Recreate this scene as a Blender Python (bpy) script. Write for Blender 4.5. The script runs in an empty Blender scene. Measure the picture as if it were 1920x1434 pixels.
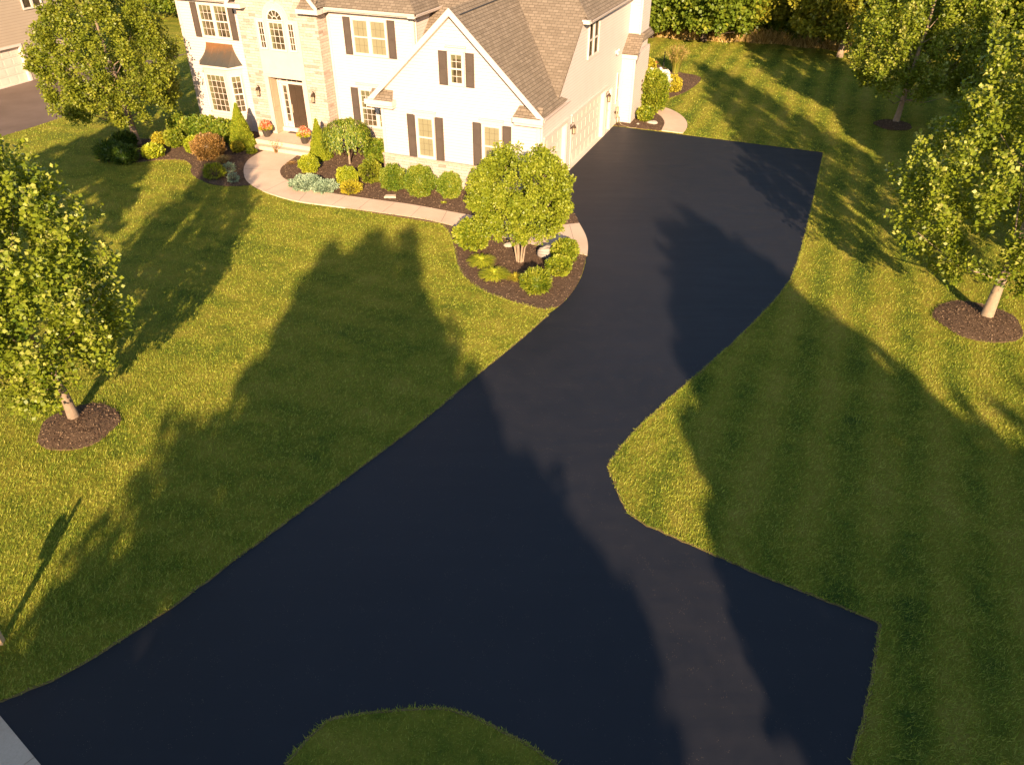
import bpy, math, random
import numpy as np
from mathutils import Matrix, Vector
random.seed(7)
rng = np.random.default_rng(11)
S = bpy.context.scene
COL = S.collection

# ------------------------------------------------------------------ camera
FPX, TH, RO, AL, CH = 1445.5, 0.6148, 0.00237, 0.38929, 12.5
_c, _s = math.cos(TH), math.sin(TH)
Fv = np.array([0, _c, -_s]); _r = np.array([1., 0, 0]); _u = np.array([0, _s, _c])
Rv = math.cos(RO)*_r + math.sin(RO)*_u; Uv = -math.sin(RO)*_r + math.cos(RO)*_u
cd = bpy.data.cameras.new("camera"); cam = bpy.data.objects.new("camera", cd); COL.objects.link(cam)
m = Matrix.Identity(4)
for i in range(3):
    m[i][0] = Rv[i]; m[i][1] = Uv[i]; m[i][2] = -Fv[i]
m[0][3], m[1][3], m[2][3] = 0, 0, CH
cam.matrix_world = m
cd.sensor_width = 36; cd.lens = FPX/1920*36; cd.clip_start = .1; cd.clip_end = 3000
S.camera = cam

# ------------------------------------------------------------------ light
SUN_EL, SUN_AZ = math.radians(21), math.radians(-4)     # AZ = heading the light travels to, from +Y
SUN_STRENGTH, SKY_STRENGTH, EXPOSURE = 5.0, 0.08, 1.6
w = bpy.data.worlds.new("World"); S.world = w; w.use_nodes = True
nt = w.node_tree; nt.nodes.clear()
wo = nt.nodes.new('ShaderNodeOutputWorld'); bg = nt.nodes.new('ShaderNodeBackground')
sk = nt.nodes.new('ShaderNodeTexSky'); sk.sky_type = 'NISHITA'; sk.sun_disc = False
sk.sun_elevation = SUN_EL; sk.sun_rotation = math.pi + SUN_AZ; sk.altitude = 100
sk.air_density = 1.0; sk.dust_density = 0.6; sk.ozone_density = 1.5
bg.inputs[1].default_value = SKY_STRENGTH
nt.links.new(sk.outputs[0], bg.inputs[0]); nt.links.new(bg.outputs[0], wo.inputs[0])
sd = bpy.data.lights.new("sun", 'SUN'); sd.energy = SUN_STRENGTH; sd.angle = math.radians(.6)
sd.color = (1, .74, .49)
so = bpy.data.objects.new("sun", sd); COL.objects.link(so)
dirv = Vector((math.sin(SUN_AZ)*math.cos(SUN_EL), math.cos(SUN_AZ)*math.cos(SUN_EL), -math.sin(SUN_EL)))
so.rotation_euler = dirv.to_track_quat('-Z', 'Y').to_euler(); so.location = (0, -30, 40)
S.view_settings.view_transform = 'Standard'; S.view_settings.look = 'None'
S.view_settings.exposure = EXPOSURE; S.view_settings.gamma = 1

# ------------------------------------------------------------------ frames
def g(px, py, z=0.0):
    """ground (or height z) point seen at a photograph pixel"""
    r = Fv*FPX + Rv*(px-960) - Uv*(py-717); t = (z-CH)/r[2]
    return np.array([r[0]*t, r[1]*t, z])
HU = np.array([math.cos(AL), -math.sin(AL), 0]); HV = np.array([math.sin(AL), math.cos(AL), 0])
HO = g(1000+490/7.17, 120+1420/7.17)
def hw(x, y, z=0): return HO + HU*x + HV*y + np.array([0, 0, z])
def wh(p): d = np.asarray(p)-HO; return np.array([d@HU, d@HV, d[2]])
def gh(px, py, z=0): return wh(g(px, py, z))
def onwall(px, py, n, d):
    r = Fv*FPX + Rv*(px-960) - Uv*(py-717); C = np.array([0, 0, CH]); t = (d-n@C)/(n@r); return C+r*t

# ------------------------------------------------------------------ materials
MATS = {}
def lin(r, g_, b):
    f = lambda v: (v/255/12.92) if v/255 <= .04045 else ((v/255+.055)/1.055)**2.4
    return (f(r), f(g_), f(b), 1)
class N:
    def __init__(s, name):
        s.m = bpy.data.materials.new(name); s.m.use_nodes = True; s.t = s.m.node_tree
        s.b = s.t.nodes['Principled BSDF']; MATS[name] = s.m
    def n(s, ty, **k):
        o = s.t.nodes.new(ty)
        for a, v in k.items():
            if a.startswith('i_'):
                o.inputs[a[2:].replace('_', ' ')].default_value = v
            else: setattr(o, a, v)
        return o
    def l(s, a, b): s.t.links.new(a, b)
    def ramp(s, fac, stops):
        r = s.n('ShaderNodeValToRGB'); s.l(fac, r.inputs[0])
        e = r.color_ramp.elements
        while len(e) < len(stops): e.new(.5)
        for i, (p, c) in enumerate(stops): e[i].position = p; e[i].color = c
        return r.outputs[0]
    def noise(s, scale, detail=4, rough=.6, vec=None, dist=0):
        o = s.n('ShaderNodeTexNoise'); o.inputs['Scale'].default_value = scale
        o.inputs['Detail'].default_value = detail; o.inputs['Roughness'].default_value = rough
        o.inputs['Distortion'].default_value = dist
        if vec is None: vec = s.coord()
        s.l(vec, o.inputs['Vector']); return o.outputs['Fac']
    def coord(s, kind='Object'):
        return s.n('ShaderNodeTexCoord').outputs[kind]
    def pos(s): return s.n('ShaderNodeNewGeometry').outputs['Position']
    def mix(s, fac, a, b, mode='MIX'):
        o = s.n('ShaderNodeMix', data_type='RGBA', blend_type=mode)
        for sock, v in ((0, fac), (6, a), (7, b)):
            if isinstance(v, (int, float)): o.inputs[sock].default_value = v
            elif isinstance(v, tuple): o.inputs[sock].default_value = v
            else: s.l(v, o.inputs[sock])
        return o.outputs[2]
    def math(s, op, a, b=None, c=None):
        o = s.n('ShaderNodeMath', operation=op)
        for i, v in enumerate((a, b, c)):
            if v is None: continue
            if isinstance(v, (int, float)): o.inputs[i].default_value = v
            else: s.l(v, o.inputs[i])
        return o.outputs[0]
    def col(s, v):
        if isinstance(v, tuple): s.b.inputs['Base Color'].default_value = v
        else: s.l(v, s.b.inputs['Base Color'])
    def rough(s, v):
        if isinstance(v, (int, float)): s.b.inputs['Roughness'].default_value = v
        else: s.l(v, s.b.inputs['Roughness'])
    def spec(s, v): s.b.inputs['Specular IOR Level'].default_value = v
    def bump(s, h, strength=.3, dist=.02):
        o = s.n('ShaderNodeBump'); o.inputs['Strength'].default_value = strength; o.inputs['Distance'].default_value = dist
        s.l(h, o.inputs['Height']); s.l(o.outputs[0], s.b.inputs['Normal'])

def simple(name, c, rough=.6, var=.12, scale=3.0, spec=.4, metal=0, bump=0):
    k = N(name); c = tuple(c[:3])+(1,)
    lo = tuple(x*(1-var) for x in c[:3])+(1,); hi = tuple(min(1, x*(1+var)) for x in c[:3])+(1,)
    f = k.noise(scale, 5); k.col(k.ramp(f, [(.3, lo), (.7, hi)])); k.rough(rough); k.spec(spec)
    k.b.inputs['Metallic'].default_value = metal
    if bump: k.bump(k.noise(scale*12, 3), bump, .01)
    return k.m

def siding(name, c, lap=.13):
    k = N(name); uv = k.coord('UV'); sp = k.n('ShaderNodeSeparateXYZ'); k.l(uv, sp.inputs[0])
    f = k.math('FRACT', k.math('DIVIDE', sp.outputs[1], lap))
    line = k.math('LESS_THAN', f, .1)
    n = k.noise(1.3, 4)
    base = k.ramp(n, [(.3, tuple(x*.94 for x in c)+(1,)), (.7, tuple(c)+(1,))])
    k.col(k.mix(k.math('MULTIPLY', line, .62), base, (c[0]*.5, c[1]*.45, c[2]*.42, 1)))  # dark line at each lap edge is the lap's shadow put into the colour
    k.rough(.5); k.spec(.3); k.bump(k.math('SUBTRACT', 1.0, f), .35, .012); return k.m

def shingles(name, a, b, c):
    k = N(name); uv = k.coord('UV')
    br = k.n('ShaderNodeTexBrick', offset=.5); k.l(uv, br.inputs['Vector'])
    br.inputs['Color1'].default_value = a; br.inputs['Color2'].default_value = b; br.inputs['Mortar'].default_value = (.085, .065, .046, 1)
    br.inputs['Scale'].default_value = 1; br.inputs['Mortar Size'].default_value = .013; br.inputs['Mortar Smooth'].default_value = .3
    br.inputs['Brick Width'].default_value = .26; br.inputs['Row Height'].default_value = .145; br.inputs['Bias'].default_value = 0
    n = k.noise(.7, 5, .6, uv)
    k.col(k.mix(k.ramp(n, [(.35, (0, 0, 0, 1)), (.75, (.75, .75, .75, 1))]), k.mix(.35, br.outputs[0], c, 'MIX') , k.mix(.0, br.outputs[0], c)))
    k.rough(.9); k.spec(.15)
    sp = k.n('ShaderNodeSeparateXYZ'); k.l(uv, sp.inputs[0])
    f = k.math('FRACT', k.math('DIVIDE', sp.outputs[1], .145))
    h = k.math('ADD', k.math('MULTIPLY', k.math('SUBTRACT', 1.0, f), .8), k.math('SUBTRACT', 1.0, br.outputs[1]))
    k.bump(h, .55, .02); return k.m

def stone(name, cols):
    k = N(name); uv = k.coord('UV')
    nz = k.n('ShaderNodeTexNoise'); nz.inputs['Scale'].default_value = 1.6; k.l(uv, nz.inputs['Vector'])
    v = k.n('ShaderNodeVectorMath', operation='MULTIPLY_ADD'); k.l(nz.outputs['Color'], v.inputs[0]); v.inputs[1].default_value = (.16, .05, 0); k.l(uv, v.inputs[2])
    br = k.n('ShaderNodeTexBrick', offset=.37, offset_frequency=2, squash=1.6, squash_frequency=3); k.l(v.outputs[0], br.inputs['Vector'])
    br.inputs['Color1'].default_value = (0, 0, 0, 1); br.inputs['Color2'].default_value = (1, 1, 1, 1); br.inputs['Mortar'].default_value = (.5, .5, .5, 1)
    br.inputs['Scale'].default_value = 1; br.inputs['Mortar Size'].default_value = .009; br.inputs['Mortar Smooth'].default_value = .4
    br.inputs['Brick Width'].default_value = .36; br.inputs['Row Height'].default_value = .125; br.inputs['Bias'].default_value = 0
    c = k.ramp(br.outputs[0], cols)
    c = k.mix(k.math('MULTIPLY', br.outputs[1], .75), c, (.32, .27, .22, 1))
    c = k.mix(.35, c, k.ramp(k.noise(9, 5, .7, uv), [(.3, (.24, .18, .13, 1)), (.7, (.56, .46, .37, 1))]))
    k.col(c); k.rough(.85); k.spec(.2)
    h = k.math('ADD', k.math('MULTIPLY', k.math('SUBTRACT', 1.0, br.outputs[1]), 1.0), k.math('MULTIPLY', k.noise(14, 4, .7, uv), .7))
    k.bump(h, .8, .03); return k.m

def leafmat(name, c1, c2, c3=None, trans=.35, spec=.3, rough=.45):
    """leaf: hue varies leaf by leaf (face attribute) and clump by clump (noise)"""
    k = N(name); c1, c2, c3 = [tuple(min(.8, v*1.35) for v in q)+(1,) for q in (c1, c2, c3 or c2)]
    at = k.n('ShaderNodeAttribute', attribute_name='rnd')
    f = k.math('ADD', k.math('MULTIPLY', at.outputs['Fac'], .7), k.math('MULTIPLY', k.noise(1.6, 3, .5, k.pos()), .45))
    c = k.ramp(f, [(.22, c1), (.62, c2), (.97, c3)])
    k.col(c); k.rough(rough); k.spec(spec)
    tr = k.n('ShaderNodeBsdfTranslucent'); k.l(k.mix(1.0, c, (1.0, 1.0, .45, 1), 'MULTIPLY'), tr.inputs[0])
    mx = k.n('ShaderNodeMixShader'); mx.inputs[0].default_value = trans
    k.l(k.b.outputs[0], mx.inputs[1]); k.l(tr.outputs[0], mx.inputs[2])
    k.l(mx.outputs[0], k.t.nodes['Material Output'].inputs[0]); return k.m

CREAM = (.80, .72, .60)
M_side = siding('cream_lap_siding', (.56, .475, .42))
M_side2 = siding('tan_lap_siding', (.36, .285, .21), .16)
M_trim = simple('white_trim_paint', (.54, .445, .38), .45, .04)
M_smooth = simple('smooth_cream_panel', (.48, .385, .315), .55, .05)
M_vinyl = simple('white_vinyl', (.56, .48, .40), .35, .03)
M_gar = simple('garage_door_paint', (.55, .45, .37), .5, .04)
M_shut = simple('brown_grey_shutter_paint', (.075, .055, .042), .5, .12, 2)
M_door = simple('dark_brown_door_paint', (.050, .032, .020), .4, .1)
M_roof = shingles('brown_asphalt_shingles', (.15, .115, .080, 1), (.225, .175, .125, 1), (.185, .145, .10, 1))
M_stone = stone('pale_ledge_stone', [(0, (.24, .155, .11, 1)), (.30, (.50, .40, .32, 1)), (.75, (.44, .35, .28, 1)), (1, (.34, .27, .22, 1))])
M_sill = simple('pinkish_stone_sill', (.38, .28, .21), .8, .15, 6, .2, 0, .3)
k = N('window_glass'); k.col((.035, .026, .016, 1)); k.rough(.12); k.spec(.5)
k.col(k.ramp(k.noise(2.2, 3, .6), [(.35, (.02, .016, .010, 1)), (.7, (.11, .085, .05, 1))])); M_glass = k.m
M_blind = simple('tan_window_blind', (.205, .18, .10), .5, .05, 2, .5)
M_grid = simple('dark_tan_grille', (.13, .105, .06), .6, .05)
M_curt = simple('beige_curtain', (.11, .10, .045), .8, .2, 9)
M_bronze = simple('aged_bronze', (.10, .065, .04), .4, .2, 20, .5, .6)
M_lglass = simple('frosted_lamp_glass', (.36, .29, .19), .25, .1, 10, .5)
k = N('patinated_copper'); uv = k.coord('UV')
sz_ = k.n('ShaderNodeSeparateXYZ'); k.l(k.coord(), sz_.inputs[0])
f = k.math('ADD', k.math('MULTIPLY', k.noise(1.6, 5, .65), .35), k.math('MULTIPLY', k.math('SUBTRACT', sz_.outputs[2], 3.25), .42))
k.col(k.ramp(f, [(.22, (.085, .078, .062, 1)), (.40, (.12, .085, .055, 1)), (.56, (.25, .115, .045, 1))])); k.b.inputs['Metallic'].default_value = .35; k.rough(.42)
M_copper = k.m
k = N('broom_finished_concrete'); p = k.pos()
k.col(k.ramp(k.math('ADD', k.math('MULTIPLY', k.noise(.7, 5, .6, p), .6), k.math('MULTIPLY', k.noise(25, 3, .7, p), .4)), [(.35, (.46, .335, .235, 1)), (.65, (.60, .45, .325, 1))]))
k.rough(.85); k.spec(.2); k.bump(k.noise(60, 3, .7, p), .25, .004); M_conc = k.m
M_joint = simple('concrete_joint', (.20, .16, .13), .9, .1)
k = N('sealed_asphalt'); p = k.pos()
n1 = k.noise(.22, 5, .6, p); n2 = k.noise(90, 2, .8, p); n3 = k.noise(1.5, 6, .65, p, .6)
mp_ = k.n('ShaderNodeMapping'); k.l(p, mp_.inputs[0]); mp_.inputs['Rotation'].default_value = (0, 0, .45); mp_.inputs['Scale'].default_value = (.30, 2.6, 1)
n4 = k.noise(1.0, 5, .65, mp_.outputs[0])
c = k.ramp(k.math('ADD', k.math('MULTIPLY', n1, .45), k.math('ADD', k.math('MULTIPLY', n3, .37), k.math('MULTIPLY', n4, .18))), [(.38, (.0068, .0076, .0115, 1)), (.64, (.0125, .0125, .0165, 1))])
sp_ = k.n('ShaderNodeTexVoronoi'); sp_.inputs['Scale'].default_value = 26; k.l(p, sp_.inputs['Vector'])
fleck = k.math('MULTIPLY', k.math('LESS_THAN', sp_.outputs['Distance'], .12), k.math('GREATER_THAN', k.noise(3, 4, .6, p), .56))
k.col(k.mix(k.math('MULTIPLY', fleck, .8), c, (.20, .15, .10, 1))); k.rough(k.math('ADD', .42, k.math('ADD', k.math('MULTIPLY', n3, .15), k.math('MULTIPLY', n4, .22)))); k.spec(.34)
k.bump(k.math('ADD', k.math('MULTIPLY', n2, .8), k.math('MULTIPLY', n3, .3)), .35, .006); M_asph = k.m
k = N('old_brown_asphalt'); p = k.pos()
k.col(k.ramp(k.noise(.5, 6, .6, p), [(.35, (.12, .082, .058, 1)), (.7, (.165, .115, .085, 1))])); k.rough(.7); k.spec(.3)
k.bump(k.noise(60, 3, .7, p), .3, .006); M_asph2 = k.m
k = N('bark_mulch'); at = k.n('ShaderNodeAttribute', attribute_name='rnd'); p = k.pos()
k.col(k.ramp(k.math('ADD', k.math('MULTIPLY', at.outputs['Fac'], .6), k.math('MULTIPLY', k.noise(9, 4, .7, p), .4)), [(.2, (.04, .022, .013, 1)), (.55, (.155, .098, .060, 1)), (.85, (.33, .225, .135, 1))]))
k.rough(.95); k.spec(.15); k.bump(k.noise(30, 4, .8, p), 1, .03); M_mulch = k.m
M_soil = simple('dry_turf_edge', (.17, .12, .045), .95, .35, 8, .1, 0, .6)
M_bark = simple('pale_grey_bark', (.22, .155, .105), .85, .25, 7, .2, 0, .6)
M_bark2 = simple('smooth_tan_bark', (.26, .19, .125), .8, .15, 7, .2, 0, .4)
M_bark3 = simple('dark_bark', (.11, .08, .055), .9, .3, 5, .1, 0, .6)
M_rock = simple('pale_fieldstone', (.34, .29, .23), .85, .25, 8, .2, 0, .6)
M_black = simple('dark_planter_glaze', (.055, .045, .035), .35, .2, 6, .5)
M_mat = simple('dark_coir_doormat', (.075, .05, .03), .95, .25, 30)
M_wood = simple('new_cedar_post', (.50, .33, .18), .7, .15, 12, .2, 0, .3)
M_hose = simple('faded_garden_hose', (.30, .26, .15), .5, .15, 6)
M_metal = simple('dark_metal', (.03, .028, .025), .5, .1)
M_iron = simple('black_letterbox_paint', (.03, .03, .032), .35, .1)

# lawn: mowing stripes, dry patches and blade-scale texture in the turf itself
k = N('lawn_turf'); p = k.pos(); sp = k.n('ShaderNodeSeparateXYZ'); k.l(p, sp.inputs[0])
X, Y = sp.outputs[0], sp.outputs[1]
wob = k.math('MULTIPLY', k.noise(.25, 2, .5, p), 1.6)
sR = k.math('SINE', k.math('ADD', k.math('MULTIPLY', k.math('ADD', k.math('MULTIPLY', X, .925), k.math('MULTIPLY', Y, -.379)), 4.6), wob))
sL = k.math('SINE', k.math('ADD', k.math('ADD', k.math('MULTIPLY', Y, 4.3), k.math('MULTIPLY', X, 1.76)), k.math('MULTIPLY', wob, 1.6)))
side = k.math('GREATER_THAN', X, 2.5)
st = k.math('ADD', k.math('MULTIPLY', side, sR), k.math('MULTIPLY', k.math('SUBTRACT', 1.0, side), k.math('MULTIPLY', sL, .36)))
st = k.math('MULTIPLY', st, k.math('ADD', .25, k.noise(.12, 2, .5, p)))
big = k.noise(.35, 5, .62, p, .5); mid = k.noise(3.2, 5, .7, p, .8); fine = k.noise(26, 3, .75, p, 1.5)
f = k.math('ADD', k.math('MULTIPLY', big, .42), k.math('ADD', k.math('ADD', k.math('MULTIPLY', mid, .26), k.math('MULTIPLY', k.noise(1.1, 4, .6, p, 1.2), .22)), k.math('MULTIPLY', fine, .14)))
f = k.math('ADD', f, k.math('MULTIPLY', st, .085))
LAWN = [(.36, (.075, .120, .014, 1)), (.46, (.20, .225, .020, 1)), (.55, (.32, .295, .030, 1)), (.68, (.45, .355, .06, 1))]
k.col(k.mix(.90, (.03, .035, .008, 1), k.ramp(f, LAWN))); k.rough(.9); k.spec(.12)  # sheet mixed darker for thatch and painted-in shade between the blades
k.bump(k.math('ADD', k.math('MULTIPLY', fine, 1.0), k.math('MULTIPLY', mid, 1.0)), 1.0, .09); M_lawn = k.m
k = N('grass_blades'); at = k.n('ShaderNodeAttribute', attribute_name='rnd'); p = k.pos()
sp = k.n('ShaderNodeSeparateXYZ'); k.l(p, sp.inputs[0]); X, Y = sp.outputs[0], sp.outputs[1]
wob = k.math('MULTIPLY', k.noise(.25, 2, .5, p), 1.6)
sR = k.math('SINE', k.math('ADD', k.math('MULTIPLY', k.math('ADD', k.math('MULTIPLY', X, .925), k.math('MULTIPLY', Y, -.379)), 4.6), wob))
f = k.math('ADD', k.math('MULTIPLY', at.outputs['Fac'], .54), k.math('ADD', k.math('MULTIPLY', k.noise(.35, 5, .62, p, .5), .42), k.math('MULTIPLY', k.noise(1.1, 4, .6, p, 1.2), .44)))
sL = k.math('SINE', k.math('ADD', k.math('ADD', k.math('MULTIPLY', Y, 4.3), k.math('MULTIPLY', X, 1.76)), k.math('MULTIPLY', wob, 1.6)))
side = k.math('GREATER_THAN', X, 2.5)
st = k.math('ADD', k.math('MULTIPLY', side, sR), k.math('MULTIPLY', k.math('SUBTRACT', 1.0, side), k.math('MULTIPLY', sL, .36)))
st = k.math('MULTIPLY', st, k.math('ADD', .25, k.noise(.12, 2, .5, p)))
f = k.math('ADD', f, k.math('MULTIPLY', st, .085))
c = k.ramp(f, [(.30, (.075, .145, .016, 1)), (.46, (.22, .29, .024, 1)), (.60, (.34, .37, .036, 1)), (.84, (.46, .44, .075, 1))])
k.col(c); k.rough(.6); k.spec(.2)
tr = k.n('ShaderNodeBsdfTranslucent'); k.l(c, tr.inputs[0]); mx = k.n('ShaderNodeMixShader'); mx.inputs[0].default_value = .4
k.l(k.b.outputs[0], mx.inputs[1]); k.l(tr.outputs[0], mx.inputs[2]); k.l(mx.outputs[0], k.t.nodes['Material Output'].inputs[0])
M_blade = k.m

# ------------------------------------------------------------------ mesh helpers
def tag(o, label=None, cat=None, group=None, kind=None):
    for a, v in (('label', label), ('category', cat), ('group', group), ('kind', kind)):
        if v: o[a] = v
    return o
def empty(name, loc=(0, 0, 0), rz=0, **k):
    o = bpy.data.objects.new(name, None); COL.objects.link(o); o.location = Vector([float(v) for v in loc])
    o.rotation_euler = (0, 0, rz); o.empty_display_size = .3; return tag(o, **k)
def link(name, me, mat, parent=None):
    o = bpy.data.objects.new(name, me); COL.objects.link(o)
    if mat: me.materials.append(mat)
    if parent: o.parent = parent
    return o
class MB:
    def __init__(s): s.v = []; s.f = []
    def face(s, pts):
        b = len(s.v); s.v += [tuple(map(float, p)) for p in pts]; s.f.append(list(range(b, b+len(pts)))); return s
    def hexa(s, P):   # 8 points: bottom 4 then top 4
        b = len(s.v); s.v += [tuple(map(float, p)) for p in P]
        for q in ((3, 2, 1, 0), (4, 5, 6, 7), (0, 1, 5, 4), (1, 2, 6, 5), (2, 3, 7, 6), (3, 0, 4, 7)): s.f.append([b+i for i in q])
        return s
    def box(s, x0, x1, y0, y1, z0, z1):
        return s.hexa([(x0, y0, z0), (x1, y0, z0), (x1, y1, z0), (x0, y1, z0), (x0, y0, z1), (x1, y0, z1), (x1, y1, z1), (x0, y1, z1)])
    def prism(s, pts, off):
        """polygon (3d pts) extruded by vector off"""
        n = len(pts); b = len(s.v); q = [tuple(np.asarray(p, float)+np.asarray(off, float)) for p in pts]
        s.v += [tuple(map(float, p)) for p in pts] + q
        s.f.append([b+i for i in range(n)][::-1]); s.f.append([b+n+i for i in range(n)])
        for i in range(n): j = (i+1) % n; s.f.append([b+i, b+j, b+n+j, b+n+i])
        return s
    def tube(s, pts, rad, n=8, cap=True):
        pts = [np.asarray(p, float) for p in pts]; rad = rad if hasattr(rad, '__len__') else [rad]*len(pts)
        b = len(s.v); up = np.array([0, 0, 1.]); 
        for i, p in enumerate(pts):
            d = pts[min(i+1, len(pts)-1)]-pts[max(i-1, 0)]; d = d/(np.linalg.norm(d)+1e-9)
            a = np.cross(d, up if abs(d[2]) < .9 else np.array([1., 0, 0])); a /= np.linalg.norm(a)+1e-9; c = np.cross(d, a)
            for j in range(n):
                t = 2*math.pi*j/n; s.v.append(tuple(p+rad[i]*(math.cos(t)*a+math.sin(t)*c)))
        for i in range(len(pts)-1):
            for j in range(n): s.f.append([b+i*n+j, b+i*n+(j+1) % n, b+(i+1)*n+(j+1) % n, b+(i+1)*n+j])
        if cap: s.f.append([b+j for j in range(n)]); s.f.append([b+(len(pts)-1)*n+j for j in range(n)][::-1])
        return s
    def lathe(s, c, prof, n=16):
        b = len(s.v)
        for r, z in prof:
            for j in range(n): t = 2*math.pi*j/n; s.v.append((c[0]+r*math.cos(t), c[1]+r*math.sin(t), c[2]+z))
        for i in range(len(prof)-1):
            for j in range(n): s.f.append([b+i*n+j, b+i*n+(j+1) % n, b+(i+1)*n+(j+1) % n, b+(i+1)*n+j])
        s.f.append([b+j for j in range(n)][::-1]); s.f.append([b+(len(prof)-1)*n+j for j in range(n)])
        return s
    def build(s, name, mat, parent=None, smooth=False, uv=True):
        me = bpy.data.meshes.new(name); me.from_pydata(s.v, [], s.f); me.update()
        if uv:
            L = me.uv_layers.new(name='UVMap'); data = np.zeros(len(me.loops)*2)
            co = np.array(s.v)
            for p in me.polygons:
                n = np.array(p.normal)
                if abs(n[2]) > .98: h = np.array([1., 0, 0]); vv = np.array([0, 1., 0])
                else: h = np.cross([0, 0, 1.], n); h /= np.linalg.norm(h); vv = np.cross(n, h)
                for li in p.loop_indices:
                    q = co[me.loops[li].vertex_index]; data[2*li] = q@h; data[2*li+1] = q@vv
            L.data.foreach_set('uv', data)
        if smooth: me.polygons.foreach_set('use_smooth', [True]*len(me.polygons))
        return link(name, me, mat, parent)

def np_mesh(name, V, F, mat, parent=None, rnd=None):
    """V (n,3), F (m,k) same-size faces"""
    me = bpy.data.meshes.new(name); kf = F.shape[1]
    me.vertices.add(len(V)); me.vertices.foreach_set('co', np.ascontiguousarray(V, dtype=np.float32).ravel())
    me.loops.add(F.size); me.loops.foreach_set('vertex_index', F.astype(np.int32).ravel())
    me.polygons.add(len(F)); me.polygons.foreach_set('loop_start', np.arange(0, F.size, kf, dtype=np.int32))
    me.polygons.foreach_set('loop_total', np.full(len(F), kf, dtype=np.int32))
    me.update(calc_edges=True)
    a = me.attributes.new('rnd', 'FLOAT', 'FACE')
    a.data.foreach_set('value', (rng.random(len(F)) if rnd is None else rnd).astype(np.float32))
    return link(name, me, mat, parent)

def unit(a): return a/(np.linalg.norm(a, axis=-1, keepdims=True)+1e-9)
def leaves(P, D, Nn, L, Wd, fold=.25):
    """kite leaves: base P, axis D, normal Nn, length L, half width Wd"""
    D = unit(D); Sd = unit(np.cross(D, Nn)); Nn = np.cross(Sd, D)
    L = L[:, None]; Wd = Wd[:, None]
    V = np.stack([P, P+D*L*.45+Sd*Wd+Nn*Wd*fold, P+D*L, P+D*L*.45-Sd*Wd+Nn*Wd*fold], 1)
    F = np.arange(len(P)*4).reshape(-1, 4); return V.reshape(-1, 3), F
def dirs(n):
    d = rng.normal(size=(n, 3)); return unit(d)
def join(parts):
    V = []; F = []; o = 0
    for v, f in parts: V.append(v); F.append(f+o); o += len(v)
    return np.concatenate(V), np.concatenate(F)

# ------------------------------------------------------------------ vegetation
LEAF = dict(
 maple=leafmat('maple_leaves', (.045, .085, .006), (.165, .190, .013), (.44, .40, .12)),
 oak=leafmat('yellow_green_leaves', (.052, .085, .006), (.155, .172, .013), (.28, .26, .03)),
 bright=leafmat('bright_yellow_green_leaves', (.06, .10, .007), (.18, .205, .013), (.32, .31, .04)),
 box=leafmat('boxwood_leaves', (.036, .075, .005), (.115, .15, .012), (.25, .24, .028), .2),
 lime=leafmat('lime_leaves', (.10, .14, .007), (.24, .26, .013), (.36, .34, .03), .2),
 cone=leafmat('arborvitae_leaves', (.085, .125, .008), (.17, .195, .012), (.24, .24, .02), .15),
 blue=leafmat('blue_juniper_leaves', (.085, .13, .075), (.18, .23, .14), (.30, .34, .22), .1),
 red=leafmat('bronze_leaves', (.09, .055, .012), (.20, .11, .03), (.34, .20, .07), .2),
 yellow=leafmat('golden_leaves', (.13, .13, .010), (.30, .25, .016), (.42, .32, .035), .2),
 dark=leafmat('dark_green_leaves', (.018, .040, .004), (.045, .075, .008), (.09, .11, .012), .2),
 wood=leafmat('woodland_leaves', (.045, .085, .008), (.12, .155, .013), (.24, .23, .02)),
 gold=leafmat('golden_woodland_leaves', (.08, .10, .008), (.20, .185, .014), (.33, .28, .03)),
 straw=leafmat('dry_grass', (.13, .085, .02), (.28, .18, .05), (.42, .30, .11), .2),
 tuft=leafmat('ornamental_grass_blades', (.10, .115, .012), (.22, .20, .03), (.36, .28, .08), .25),
 white=leafmat('white_blossom', (.42, .34, .28), (.68, .60, .52), (.82, .76, .68), .2),
 pink=leafmat('coral_petals', (.55, .09, .05), (.72, .17, .09), (.80, .36, .22), .2),
)

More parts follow.
